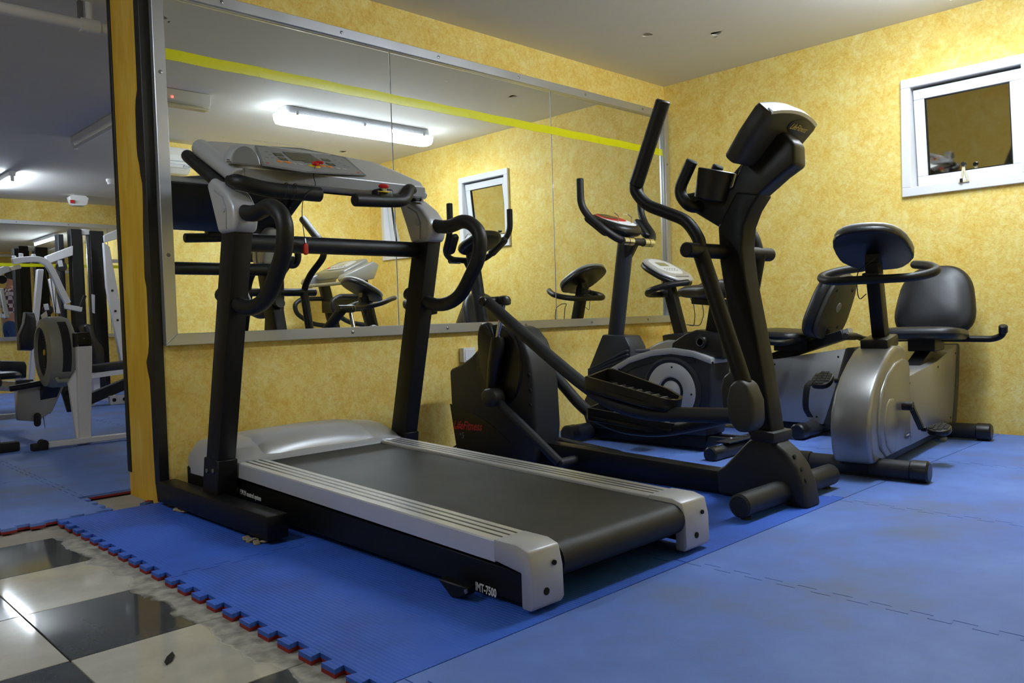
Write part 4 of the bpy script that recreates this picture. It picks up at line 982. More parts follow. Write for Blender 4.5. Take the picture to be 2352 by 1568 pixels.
    for xa, xb, m_ in ((-1.485, -1.445, 'chrome'), (-1.440, -1.40, 'chrome'), (-1.30, -1.26, 'chrome'), (-1.255, -1.215, 'chrome')):
        b = BM(); tube(b, [(xa, yb, zb), (xb, yb, zb)], .0235, 16); obj('pulse_sensor', b, m_, hb)
    for s in (-1, 1):
        a0, a1 = near[2], near[3]
        if s > 0: a0, a1 = V((2*cx-a0.x, a0.y, a0.z)), V((2*cx-a1.x, a1.y, a1.z))
        d = (a1-a0).normalized(); c_ = (a0+a1)/2+V((-s*.025, 0, .028)); axx = V((1, 0, 0)); axx = (axx-d*axx.dot(d)).normalized()
        b = BM(); slab(b, rrect(.055, .17, .022), c_-d.cross(axx)*.02, axx, d, .035, .4); obj('elbow_pad', b, 'black_leather', hb)
    b = BM(); prism(b, [(cx-.03, yb, zb), (cx-.03, yb+.09, zb-.02), (cx-.03, yb+.07, zb-.10)], (.06, 0, 0)); bevel(b, .006, 2); obj('stem_bracket', b, 'black_plastic', hb)
    # console
    ax, ay = V((1, 0, 0)), V((0, .93, .37)).normalized(); az = ax.cross(ay); oc = V((cx, -.585, 1.262))
    b = BM(); slab(b, oval(.265, .30, 32, 2.6), oc-az*.045, ax, ay, .060, .5); cn = obj('console', b, 'black_plastic', t)
    f0 = oc+az*.0155
    b = BM(); slab(b, oval(.215, .235, 32, 2.4, cy=.005), f0, ax, ay, .002, .2); obj('white_fascia', b, 'label_white', cn)
    b = BM(); slab(b, oval(.205, .145, 32, 2.4, cy=.045), f0+az*.0015, ax, ay, .0018, .2); obj('red_band', b, 'label_red', cn)
    b = BM(); slab(b, rrect(.115, .065, .01, cy=.055), f0+az*.003, ax, ay, .0018, .2); obj('display', b, 'lcd_dark', cn)
    b = BM(); slab(b, rrect(.10, .022, .006, cy=.104), f0+az*.003, ax, ay, .0018, .2); obj('small_display', b, 'lcd_dark', cn)
    b = BM()
    P = lambda u, v_, h: f0+ax*u+ay*v_+az*h
    tube(b, [P(-.06, -.06, 0), P(-.06, -.055, .035), P(-.06, -.02, .045), P(.06, -.02, .045), P(.06, -.055, .035), P(.06, -.06, 0)], .003, 6); obj('wire_rest', b, 'chrome', cn)
    # seat post housing, knob, post, slider, saddle
    b = BM(); prism(b, PXS([(1541, 800), (1543, 786), (1570, 768), (1598, 757), (1655, 766), (1662, 826), (1630, 822), (1590, 808)], X=-1.425), (.15, 0, 0)); bevel(b, .010, 3); sp = obj('seat_tower', b, 'black_plastic', t)
    kc = PX(1612, 785, X=-1.425); b = BM(); lathe(b, kc, (-1, 0, 0), [(.034, -.003), (.034, .012), (.030, .018), (.022, .020), (.022, .016), (0, .016)], 24); kb = obj('adjuster_knob', b, 'black_plastic', sp)
    b = BM(); lathe(b, kc+V((-.0165, 0, 0)), (-1, 0, 0), [(.0215, 0), (.0215, .002), (.0185, .002), (.0185, 0)], 24); obj('knob_ring', b, 'label_grey', kb)
    b = BM(); prism(b, PXS([(1630, 690), (1652, 690), (1664, 770), (1618, 768)], X=-1.39), (.08, 0, 0)); bevel(b, .006, 2); po = obj('seat_post', b, 'black_paint', t)
    for k in range(4):
        p = PX(1638+k*1.6, 706+k*14, X=-1.391); b = BM(); lathe(b, p, (-1, 0, 0), [(.006, -.002), (.006, .001), (0, .001)], 10); obj('pin_hole', b, 'hole_dark', po)
    b = BM(); prism(b, PXS([(1587, 683), (1690, 690), (1690, 706), (1587, 698)], X=-1.385), (.07, 0, 0)); bevel(b, .005, 2); obj('seat_slider', b, 'black_paint', t)
    b = BM(); secs = []
    for y, w_, zt_, zb_ in ((-1.000, .012, .850, .840), (-1.010, .028, .868, .828), (-1.05, .042, .880, .818), (-1.11, .060, .884, .812), (-1.17, .10, .884, .808), (-1.22, .125, .890, .806), (-1.27, .132, .902, .808), (-1.305, .120, .906, .815), (-1.325, .08, .895, .83)):
        n = 20; zc = (zt_+zb_)/2; hz = (zt_-zb_)/2; row = []
        for k in range(n):
            a = 2*math.pi*k/n; c, s = math.cos(a), math.sin(a); row.append(V((cx+w_*math.copysign(abs(c)**.7, c), y, zc+hz*math.copysign(abs(s)**.7, s))))
        secs.append(row)
    loft(b, secs); obj('saddle', b, 'black_leather', t)
    return t
upright_bike()

# =================================================================== RECUMBENT BIKES (built once in local space, forward = +x)
def recumbent(label, loc, rotz, handles, cage):
    t = thing('recumbent_bike', label, 'exercise bike', (loc[0], loc[1], MT), 'pair of recumbent exercise bikes', rotz, local=True)
    ORI[t.name] = (0, 0, MT)
    L3 = lambda u, v_, z: V((u, v_, z))
    def side(pts, v0, v1, name, m_, bev=.01, seg=3, parent=None):
        b = BM(); prism(b, [L3(u, v0, z) for u, z in pts], (0, v1-v0, 0)); bevel(b, bev, seg); return obj(name, b, m_, parent or t)
    # feet
    for u, hl, zc in ((1.47, .275, .064), (.22, .275, .066)):
        b = BM(); tube(b, [L3(u, -hl+.06, zc), L3(u, hl-.06, zc)], .041, 16); s = obj('stabiliser', b, 'charcoal_plastic', t)
        for sg in (-1, 1):
            b = BM(); tube(b, [L3(u, sg*(hl-.075), zc), L3(u, sg*hl, zc)], .0455, 18, 'soft'); obj('end_cap', b, 'black_plastic', s)
    side([(1.52, .045), (1.52, .10), (.18, .10), (.18, .045)], -.045, .045, 'base_beam', 'black_paint', .006, 2)
    # flywheel body
    body = [(1.03, .088), (1.55, .088), (1.580, .15), (1.592, .23), (1.578, .31), (1.53, .385), (1.455, .45), (1.365, .505), (1.275, .548), (1.20, .566), (1.09, .56), (1.045, .53), (1.03, .47)]
    bd = side(body, -.083, .083, 'flywheel_body', 'satin_silver', .020, 4)
    side([(1.035, .10), (1.40, .10), (1.47, .14), (1.500, .22), (1.490, .31), (1.44, .39), (1.36, .45), (1.25, .492), (1.13, .505), (1.05, .49), (1.035, .45)], -.094, .094, 'side_panel', 'satin_silver', .010, 3, bd)
    side([(1.30, .105), (1.36, .11), (1.42, .15), (1.445, .21), (1.44, .27), (1.405, .325), (1.36, .345), (1.31, .345), (1.27, .31), (1.26, .25), (1.265, .16)], -.100, .100, 'bulge', 'satin_silver', .010, 3, bd)
    # rear panels
    rp = side([(1.032, .09), (.165, .09), (.09, .27), (.02, .50), (.03, .516), (.45, .452), (1.032, .410)], -.076, .076, 'rear_panel', 'satin_silver', .004, 2)
    side([(.165, .088), (.075, .088), (.0, .30), (-.03, .500), (-.02, .520), (.03, .520), (.10, .28)], -.080, .080, 'rear_edge', 'dark_olive_plastic', .010, 3)
    for u, z in ((.98, .13), (.98, .38), (.2, .13), (.07, .47), (.45, .42)):
        for sg in (-1, 1):
            b = BM(); lathe(b, L3(u, sg*.0765, z), (0, sg, 0), [(.006, -.002), (.006, .0015), (0, .002)], 8); obj('screw', b, 'hole_dark', rp)
    for sg in (-1, 1):
        b = BM(); slab(b, oval(.075, .036, 24), L3(1.10, sg*.0945, .155), (-sg, 0, 0), (0, 0, 1), .0015, .2); lg = obj('oval_badge', b, 'label_grey', bd)
        b = BM(); slab(b, oval(.067, .029, 24), L3(1.10, sg*.0958, .155), (-sg, 0, 0), (0, 0, 1), .0012, .2); obj('badge_field', b, 'label_blue', lg)
        b = BM(); slab(b, rrect(.046, .006, .002, 2), L3(1.10, sg*.0968, .156), (-sg, 0, 0), (0, 0, 1), .0008, .2); obj('badge_line', b, 'label_white', lg)
    # seat rail and carriage
    b = BM(); bar(b, L3(.66, 0, .400), L3(.06, 0, .592), .075, .058); bevel(b, .004, 1); rl = obj('seat_rail', b, 'black_paint', t)
    b = BM(); bar(b, L3(.13, 0, .572), L3(.03, 0, .604), .055, .046); obj('rail_end', b, 'aluminium', rl)
    b = BM(); box(b, L3(.36, 0, .535), (.20, .13, .07)); bevel(b, .004, 1); obj('seat_carriage', b, 'black_paint', t)
    # seat
    b = BM(); d = V((1, 0, .06)).normalized(); slab(b, rrect(.34, .40, .09, 6), L3(.43, 0, .560), d, (0, 1, 0), .058, .5, dome=.010); obj('seat', b, 'black_leather', t)
    # backrest, leaning back
    up = V((-.16, 0, .40)).normalized(); fw = V((0, 1, 0)).cross(up)
    out = []
    for k in range(40):
        a = 2*math.pi*k/40; c, s = math.cos(a), math.sin(a); yv = .205*math.copysign(abs(s)**.62, s)
        wd = .195*(1-.14*(yv/.205)) * (1 if yv < .05 else 1-.10*((yv-.05)/.155)**2)
        out.append((wd*math.copysign(abs(c)**.62, c), yv))
    o0 = L3(.135, 0, .755)
    b = BM(); slab(b, out, o0-fw*.02, (0, 1, 0), up, .075, .5, dome=.022); bk = obj('backrest', b, 'black_leather', t)
    b = BM(); slab(b, [(p[0]*.90, p[1]*.92) for p in out], o0-fw*.040, (0, 1, 0), up, .024, .3); pp = obj('back_panel', b, 'dark_olive_plastic', bk)
    b = BM(); lathe(b, o0-fw*.040, -fw, [(.028, -.002), (.028, .003), (.02, .004), (0, .004)], 20); obj('back_badge', b, 'label_grey', pp)
    for sv, sz in ((-.08, -.12), (.08, -.12), (-.1, .1), (.1, .1)):
        b = BM(); lathe(b, o0-fw*.040+V((0, sv, 0))+up*sz, -fw, [(.009, -.002), (.009, .002), (0, .002)], 10); obj('screw', b, 'hole_dark', pp)
    b = BM(); bar(b, L3(.22, 0, .54), o0-fw*.030-up*.12, .09, .035, (1, 0, 0)); obj('backrest_post', b, 'black_paint', t)
    # side handles
    for sg, kind in ((1, handles[0]), (-1, handles[1])):
        if kind == 'f': pth = [L3(.30, sg*.05, .565), L3(.28, sg*.28, .555), L3(.35, sg*.320, .560), L3(.44, sg*.325, .580), L3(.64, sg*.320, .588)]; gp = [L3(.48, sg*.324, .582), L3(.65, sg*.320, .589)]
        else: pth = [L3(.30, sg*.05, .56), L3(.30, sg*.30, .556), L3(.31, sg*.345, .575), L3(.33, sg*.35, .62)]; gp = [L3(.316, sg*.347, .588), L3(.331, sg*.35, .626)]
        b = BM(); tube(b, fillet(pth, .05, 6), .0165, 12); h = obj('side_handle', b, 'black_paint', t)
        b = BM(); tube(b, gp, .0205, 12, 'soft'); obj('handle_grip', b, 'black_grip', h)
    # console post
    b = BM(); box(b, L3(1.165, 0, .578), (.17, .12, .055), Matrix.Rotation(.12, 3, 'Y')); bevel(b, .010, 2); obj('post_collar', b, 'black_plastic', t)
    b = BM(); bar(b, L3(1.135, 0, .57), L3(1.235, 0, .945), .058, .072, (1, 0, 0)); bevel(b, .006, 2); po = obj('console_post', b, 'black_paint', t)
    b = BM(); bar(b, L3(1.128, 0, .64), L3(1.182, 0, .80), .018, .006, (1, 0, 0)); obj('post_slot', b, 'hole_dark', po)
    hbp = [L3(1.01, .115, .928), L3(1.10, .205, .915), L3(1.20, .258, .885), L3(1.275, .18, .862), L3(1.275, -.18, .862), L3(1.20, -.258, .885), L3(1.10, -.205, .915), L3(1.01, -.115, .928)]
    b = BM(); tube(b, fillet(hbp, .06, 6), .0195, 14, 'round'); hb = obj('handlebar', b, 'black_grip', t)
    b = BM(); box(b, L3(1.245, 0, .868), (.07, .075, .05)); bevel(b, .008, 2); obj('handlebar_clamp', b, 'black_plastic', hb)
    # console: egg-shaped, facing the rider
    ay = V((.30, 0, .165)).normalized(); ax = V((0, -1, 0)); az = ax.cross(ay)
    if az.x > 0: ax = -ax; az = -az
    hf = [(.0, .172), (.045, .169), (.085, .157), (.118, .135), (.142, .100), (.155, .055), (.160, .0), (.159, -.055), (.152, -.082), (.125, -.120), (.095, -.148), (.070, -.160), (.03, -.164)]
    out = hf+[(-x, y) for x, y in hf[:0:-1]]; out = out[::-1]
    oc = L3(1.235, 0, 1.010)
    b = BM(); slab(b, out, oc-az*.030, ax, ay, .030, .35); cn = obj('console', b, 'black_plastic', t)
    b = BM(); slab(b, [(p[0]*.99, p[1]*.99) for p in out], oc, ax, ay, .022, .6); obj('console_face', b, 'silver_paint', cn)
    f0 = oc+az*.0225
    b = BM(); slab(b, [(p[0]*.72, p[1]*.66+.030) for p in out], f0, ax, ay, .0015, .2); obj('keypad_panel', b, 'label_white', cn)
    b = BM(); slab(b, rrect(.105, .055, .006, 3, cy=.062), f0+az*.0015, ax, ay, .0015, .2); obj('display', b, 'lcd_green', cn)
    for r_ in range(2):
        for k in range(5):
            b = BM(); slab(b, rrect(.014, .007, .002, 2, cx=-.056+k*.028, cy=-.005-r_*.022), f0+az*.0015, ax, ay, .0015, .2); obj('key_button', b, 'label_grey', cn)
    b = BM(); slab(b, rrect(.15, .006, .002, 2, cy=-.118), f0, ax, ay, .0012, .2); obj('reading_ledge', b, 'black_trim', cn)
    b = BM(); bar(b, oc-az*.03-ay*.02, L3(1.235, 0, .93), .06, .04, (1, 0, 0)); obj('console_neck', b, 'black_plastic', cn)
    for u, v_, z in ((1.29, .03, .98), (1.29, -.03, .98)):
        pass
    b = BM(); tube(b, smooth_path([L3(1.27, .02, .955), L3(1.285, -.01, .93), L3(1.28, -.05, .90), L3(1.24, -.07, .84), L3(1.235, -.062, .78), L3(1.225, -.035, .80)], 5), .0022, 6); obj('sensor_wire', b, 'wire_black', cn)
    if cage:
        b = BM(); w0 = [L3(1.10, .0, .66), L3(1.02, .035, .65), L3(1.0, .05, .72), L3(1.01, .05, .80), L3(1.05, .03, .83), L3(1.05, -.03, .83), L3(1.01, -.05, .80), L3(1.0, -.05, .72), L3(1.02, -.035, .65), L3(1.10, 0, .66)]
        tube(b, fillet(w0, .02, 4), .0028, 6); obj('bottle_cage', b, 'wire_black', po)
    # cranks: near one down, far one up
    for sg, (du, dz) in ((1, (-.115, -.115)), (-1, (.115, .115))):
        a0 = L3(1.165, sg*.085, .295); a1 = L3(1.165, sg*.130, .295); a2 = L3(1.165+du, sg*.142, .295+dz)
        b = BM(); tube(b, [a0, a1+V((0, sg*.008, 0))], .020, 14); ck = obj('crank', b, 'black_plastic', t)
        b = BM(); bar(b, a1, a2, .014, .024, (0, 1, 0)); tube(b, [a2, a2+V((0, sg*.02, 0))], .012, 10); obj('crank_arm', b, 'black_plastic', ck)
        q = a2+V((0, sg*.075, 0)); b = BM()
        tl = Matrix.Rotation(.5 if sg < 0 else .18, 3, 'Y')
        slab(b, oval(.115, .095, 24, 2.6), q+V((0, 0, -.012)), tl @ V((1, 0, 0)), V((0, 1, 0)), .026, .3); pd = obj('pedal', b, 'black_plastic', ck)
        for k in range(4):
            for h in range(5):
                if (k in (0, 3)) and h in (0, 4): continue
                b = BM(); box(b, q+tl @ V((-.041+h*.0205, -.030+k*.020, .0155)), (.0165, .016, .005), tl); obj('tread_block', b, 'charcoal_plastic', pd)
        sgn = V((0, sg, 0))
        b = BM()
        pr = [q+V((.055, 0, .0))+sgn*.03, q+V((.075, 0, -.03))+sgn*.045, q+V((.07, 0, -.12))+sgn*.055, q+V((.03, 0, -.17))+sgn*.05] if sg < 0 else [q+V((-.05, -.045*sg, 0)), q+V((-.07, 0, -.045)), q+V((-.0, .0, -.055)), q+V((.06, 0, -.035))]
        pth = smooth_path(pr, 6); loft(b, [[p+V((0, .014, 0)), p+V((0, -.014, 0)), p+V((.002, -.014, .003)), p+V((.002, .014, .003))] for p in pth]); obj('toe_strap', b, 'rubber', pd)
    return t
recumbent('recumbent bike in the corner facing the mirror, silver console seen from the front', (-.55, -1.605), math.radians(90), ('f', 'f'), True)
recumbent('recumbent bike nearest the right wall, silver rounded flywheel body towards the camera', (-.105, -1.902), math.radians(185.4), ('u', 'f'), False)

# =================================================================== SECOND TREADMILL, out of frame to the right, seen in the mirror
def back_treadmill():
    t = thing('treadmill', 'silver-console treadmill against the right wall, seen only in the mirror', 'treadmill', (-1.3, -3.2, MT))
    yc = -3.20; hw = .34
    for s in (-1, 1):
        y = yc+s*(hw-.05)
        b = BM(); box2(b, (-2.25, y-.05, .15), (-.60, y+.05, .185)); bevel(b, .006, 2); obj('side_rail', b, 'silver_rail', t)
        b = BM(); box2(b, (-2.25, y-.04, .06), (-.30, y+.04, .148)); bevel(b, .006, 2); obj('side_frame', b, 'black_paint', t)
        b = BM(); box2(b, (-2.28, y-.055, .05), (-2.18, y+.055, .19)); bevel(b, .01, 2); obj('end_cap', b, 'silver_plastic', t)
        yu = yc+s*(hw-.01)
        b = BM(); bar(b, (-.52, yu, .06), (-.78, yu, 1.16), .06, .10, (1, 0, 0)); bevel(b, .005, 2); obj('upright', b, 'black_paint', t)
        b = BM(); prism(b, [(-.66, yu-.05, 1.14), (-.95, yu-.05, 1.08), (-1.0, yu-.05, 1.13), (-.98, yu-.05, 1.17), (-.66, yu-.05, 1.30), (-.60, yu-.05, 1.27)], (0, .10, 0)); bevel(b, .010, 2); obj('console_wing', b, 'satin_silver', t)
        b = BM(); tube(b, fillet([(-.74, yu, .98), (-1.02, yu, .98), (-1.10, yu, .93), (-1.08, yu, .84), (-.93, yu, .74), (-.68, yu, .70)], .08, 6), .022, 12); obj('handrail', b, 'black_grip', t)
        b = BM(); box2(b, (-2.0, y-.03, MT), (-1.9, y+.03, .062)); box2(b, (-.55, y-.03, MT), (-.45, y+.03, .062)); obj('foot', b, 'rubber', t)
    b = BM(); box2(b, (-2.26, yc-.24, .10), (-.62, yc+.24, .165)); bevel(b, .02, 3); obj('running_belt', b, 'belt_rubber', t)
    b = BM(); prism(b, [(-.66, yc-.33, .16), (-.62, yc-.33, .24), (-.50, yc-.33, .30), (-.30, yc-.33, .30), (-.25, yc-.33, .16)], (0, .66, 0)); bevel(b, .02, 3); obj('motor_cover', b, 'silver_plastic', t)
    b = BM(); prism(b, [(-.62, yc-.24, 1.30), (-.64, yc-.24, 1.34), (-.90, yc-.24, 1.22), (-.90, yc-.24, 1.15), (-.66, yc-.24, 1.20)], (0, .48, 0)); bevel(b, .012, 3); cn = obj('console', b, 'satin_silver', t)
    ay = V((.26, 0, .12)).normalized(); ax = V((0, -1, 0)); az = ax.cross(ay)
    if az.z < 0: ax = -ax; az = -az
    f0 = V((-.77, yc, 1.281))+az*.001
    b = BM(); slab(b, oval(.36, .20, 28, 3), f0, ax, ay, .004, .3); obj('keypad_panel', b, 'silver_plastic', cn)
    b = BM(); slab(b, rrect(.10, .05, .006, 3, cy=.02), f0+az*.004, ax, ay, .002, .2); obj('display', b, 'lcd_green', cn)
    for k in range(6):
        b = BM(); slab(b, rrect(.03, .016, .004, 2, cx=-.12+k*.05, cy=-.045), f0+az*.004, ax, ay, .002, .2); obj('key_button', b, 'label_grey', cn)
    b = BM(); slab(b, oval(.03, .03, 14), f0+az*.004+ax*.15-ay*.05, ax, ay, .006, .3); obj('stop_button', b, 'red_plastic', cn)
    b = BM(); tube(b, [(-.97, yc-hw, 1.10), (-.97, yc+hw, 1.10)], .016, 12); obj('pulse_bar', b, 'satin_silver', t)
    b = BM(); box2(b, (-.80, yc-hw, .84), (-.74, yc+hw, .98)); bevel(b, .01, 2); obj('crossbar', b, 'black_paint', t)
back_treadmill()

# =================================================================== BACK ROOM
# rowing machine: front foot nearest, flywheel behind it, rail running away from the camera
def rower():
    t = thing('rowing_machine', 'grey air rowing machine with round fan housing beyond the wall end', 'rowing machine', (-3.42, 2.6, MT))
    yq = 2.10
    a, c = PX(78, 1030, Y=yq), PX(300, 1006, Y=yq)
    zf = MT+.028
    b = BM(); bar(b, (a.x+.07, yq, zf), (c.x-.02, yq, zf), .045, .034); bevel(b, .004, 1); fb = obj('front_foot', b, 'white_enamel', t)
    for x in (a.x, c.x):
        b = BM(); box(b, (x+.03, yq, MT+.022), (.09, .06, .044)); bevel(b, .008, 2); lathe(b, (x+.05, yq-.035, MT+.04), (0, 1, 0), [(.024, 0), (.024, .07)], 14); obj('foot_cap', b, 'rubber', fb)
    b = BM(); prism(b, [PX(178, 790, Y=yq), PX(212, 790, Y=yq), PX(210, 1018, Y=yq), PX(183, 1021, Y=yq)], (0, .05, 0)); bevel(b, .004, 1); obj('front_leg', b, 'white_enamel', t)
    b = BM(); prism(b, [PX(158, 880, Y=yq+.06), PX(176, 850, Y=yq+.06), PX(182, 1015, Y=yq+.02), PX(178, 1018, Y=yq+.02)], (0, .03, 0)); obj('leg_brace', b, 'white_enamel', t)
    b = BM(); prism(b, [PX(176, 764, Y=yq), PX(207, 762, Y=yq), PX(213, 796, Y=yq), PX(178, 798, Y=yq)], (0, .10, 0)); bevel(b, .006, 2); mo = obj('monitor_box', b, 'black_plastic', t)
    b = BM(); lathe(b, PX(193, 777, Y=yq-.001), (0, -1, 0), [(.004, 0), (.004, .002), (0, .002)], 8); obj('screw', b, 'screw_steel', mo)
    # fan housing: drum whose axis is x, slightly turned
    c0 = PX(130, 808, Y=2.48); ax = V((-1, .03, 0)).normalized()
    b = BM(); lathe(b, c0-ax*.085, ax, [(.0, 0), (.17, 0), (.222, .018), (.235, .05), (.235, .12), (.222, .165), (.180, .180), (.165, .180), (.162, .12), (.05, .12), (0, .12)], 48); fh = obj('fan_housing', b, 'rower_grey', t)
    b = BM(); lathe(b, c0+ax*.066, ax, [(.161, 0), (.158, .010), (.14, .004), (.03, .002), (0, .002)], 40); vg = obj('fan_grille', b, 'black_plastic', fh)
    for k in range(7):
        r = .035+k*.0175; b = BM(); lathe(b, c0+ax*.070, ax, [(r, 0), (r+.004, .006), (r+.008, .006), (r+.010, 0)], 40); obj('grille_ring', b, 'charcoal_plastic', vg)
    b = BM(); lathe(b, c0+ax*.070, ax, [(.020, 0), (.020, .006), (0, .008)], 16); obj('hub_badge', b, 'yellow_plastic', vg)
    # darker perforated band round the drum and grab handle
    b = BM(); n = 22; secs = []
    for k in range(n):
        a_ = math.radians(-35+k*5.2+150)
        a1, b1 = basis(ax); d = (V((0, -1, 0))*math.cos(math.radians(-32+k*4.2))+V((0, 0, 1))*math.sin(math.radians(-32+k*4.2)))
        secs.append([c0+ax*q-ax*.085+d*r for q, r in ((.060, .2345), (.110, .2345), (.110, .238), (.060, .238))])
    loft(b, secs); obj('perforated_band', b, 'charcoal_plastic', fh)
    d = (V((0, -1, 0))*math.cos(math.radians(-45))+V((0, 0, 1))*math.sin(math.radians(-45)))
    b = BM(); tube(b, [c0-ax*.06+d*.235, c0-ax*.055+d*.262, c0+ax*.045+d*.262, c0+ax*.05+d*.235], .014, 10); obj('grab_handle', b, 'rower_grey', fh)
    b = BM(); prism(b, PXS([(95, 724), (107, 714), (110, 728), (98, 732)], Y=2.50), (0, .02, 0)); obj('hanging_tab', b, 'white_enamel', fh)
    # frame body, foot plates, rail, handle
    b = BM(); prism(b, PXS([(38, 940), (42, 895), (92, 882), (150, 868), (150, 880), (120, 945), (85, 968), (40, 965)], Y=2.62), (0, .04, 0)); bevel(b, .004, 1); obj('side_plate', b, 'rower_rail', t)
    b = BM(); bar(b, PX(120, 880, Y=2.55), PX(95, 945, Y=2.75), .10, .05); obj('chain_guide', b, 'slate_plastic', t)
    b = BM(); box(b, V((-3.50, 3.55, .345)), (.05, 1.75, .075), Matrix.Rotation(-.03, 3, 'X')); bevel(b, .006, 2); obj('monorail', b, 'rower_rail', t)
    b = BM(); box2(b, (-3.56, 4.36, MT), (-3.44, 4.42, .33)); box2(b, (-3.74, 4.35, MT), (-3.26, 4.43, MT+.04)); obj('rear_leg', b, 'rower_rail', t)
    b = BM(); slab(b, rrect(.30, .24, .08), V((-3.50, 3.85, .385)), (1, 0, 0), (0, 1, 0), .05, .5, dome=.01); obj('seat', b, 'black_leather', t)
    b = BM(); tube(b, [PX(22, 893, Y=2.58), PX(105, 878, Y=2.58)], .019, 12, 'soft'); obj('pull_handle', b, 'black_grip', t)
    for dx in (-.13, .13):
        b = BM(); box(b, V((-3.42+dx, 2.78, .30)), (.11, .03, .30), Matrix.Rotation(-.75, 3, 'X')); bevel(b, .006, 2); fp = obj('foot_plate', b, 'charcoal_plastic', t)
        b = BM(); pth = smooth_path([V((-3.47+dx, 2.72, .31)), V((-3.42+dx, 2.67, .33)), V((-3.37+dx, 2.72, .29)), V((-3.36+dx, 2.70, .18)), V((-3.35+dx, 2.71, .10))], 5)
        loft(b, [[p+V((0, 0, .015)), p+V((.003, .003, .015)), p+V((.003, .003, -.015)), p+V((0, 0, -.015))] for p in pth]); obj('foot_strap', b, 'rubber', fp)
    b = BM(); tube(b, [PX(86, 955, Y=2.60), PX(86, 972, Y=2.60)], .022, 12, 'round'); obj('roller', b, 'rubber', t)
rower()
# foot of another machine at the left edge
t = thing('weight_bench', 'dark bench with padded top and rubber foot at the left frame edge', 'bench', (-3.95, 2.35, MT))
b = BM(); f0 = PX(0, 1038, Z=MT+.02); box(b, (-3.85, 2.21, MT+.03), (.20, .07, .06)); bevel(b, .012, 2); obj('rubber_foot', b, 'rubber', t)
b = BM(); box2(b, (-4.45, 2.18, MT), (-3.93, 2.24, MT+.05)); bevel(b, .004, 1); obj('foot_bar', b, 'black_paint', t)
b = BM(); box2(b, (-3.90, 2.19, MT+.05), (-3.852, 2.25, .42)); bevel(b, .004, 1); obj('post', b, 'black_paint', t)
b = BM(); box2(b, (-4.4, 2.19, MT+.05), (-4.35, 2.25, .42)); bevel(b, .004, 1); obj('post', b, 'black_paint', t)
b = BM(); slab(b, rrect(.62, .30, .03), V((-4.15, 2.25, .42)), (1, 0, 0), (0, 1, 0), .06, .4); obj('pad', b, 'black_leather', t)

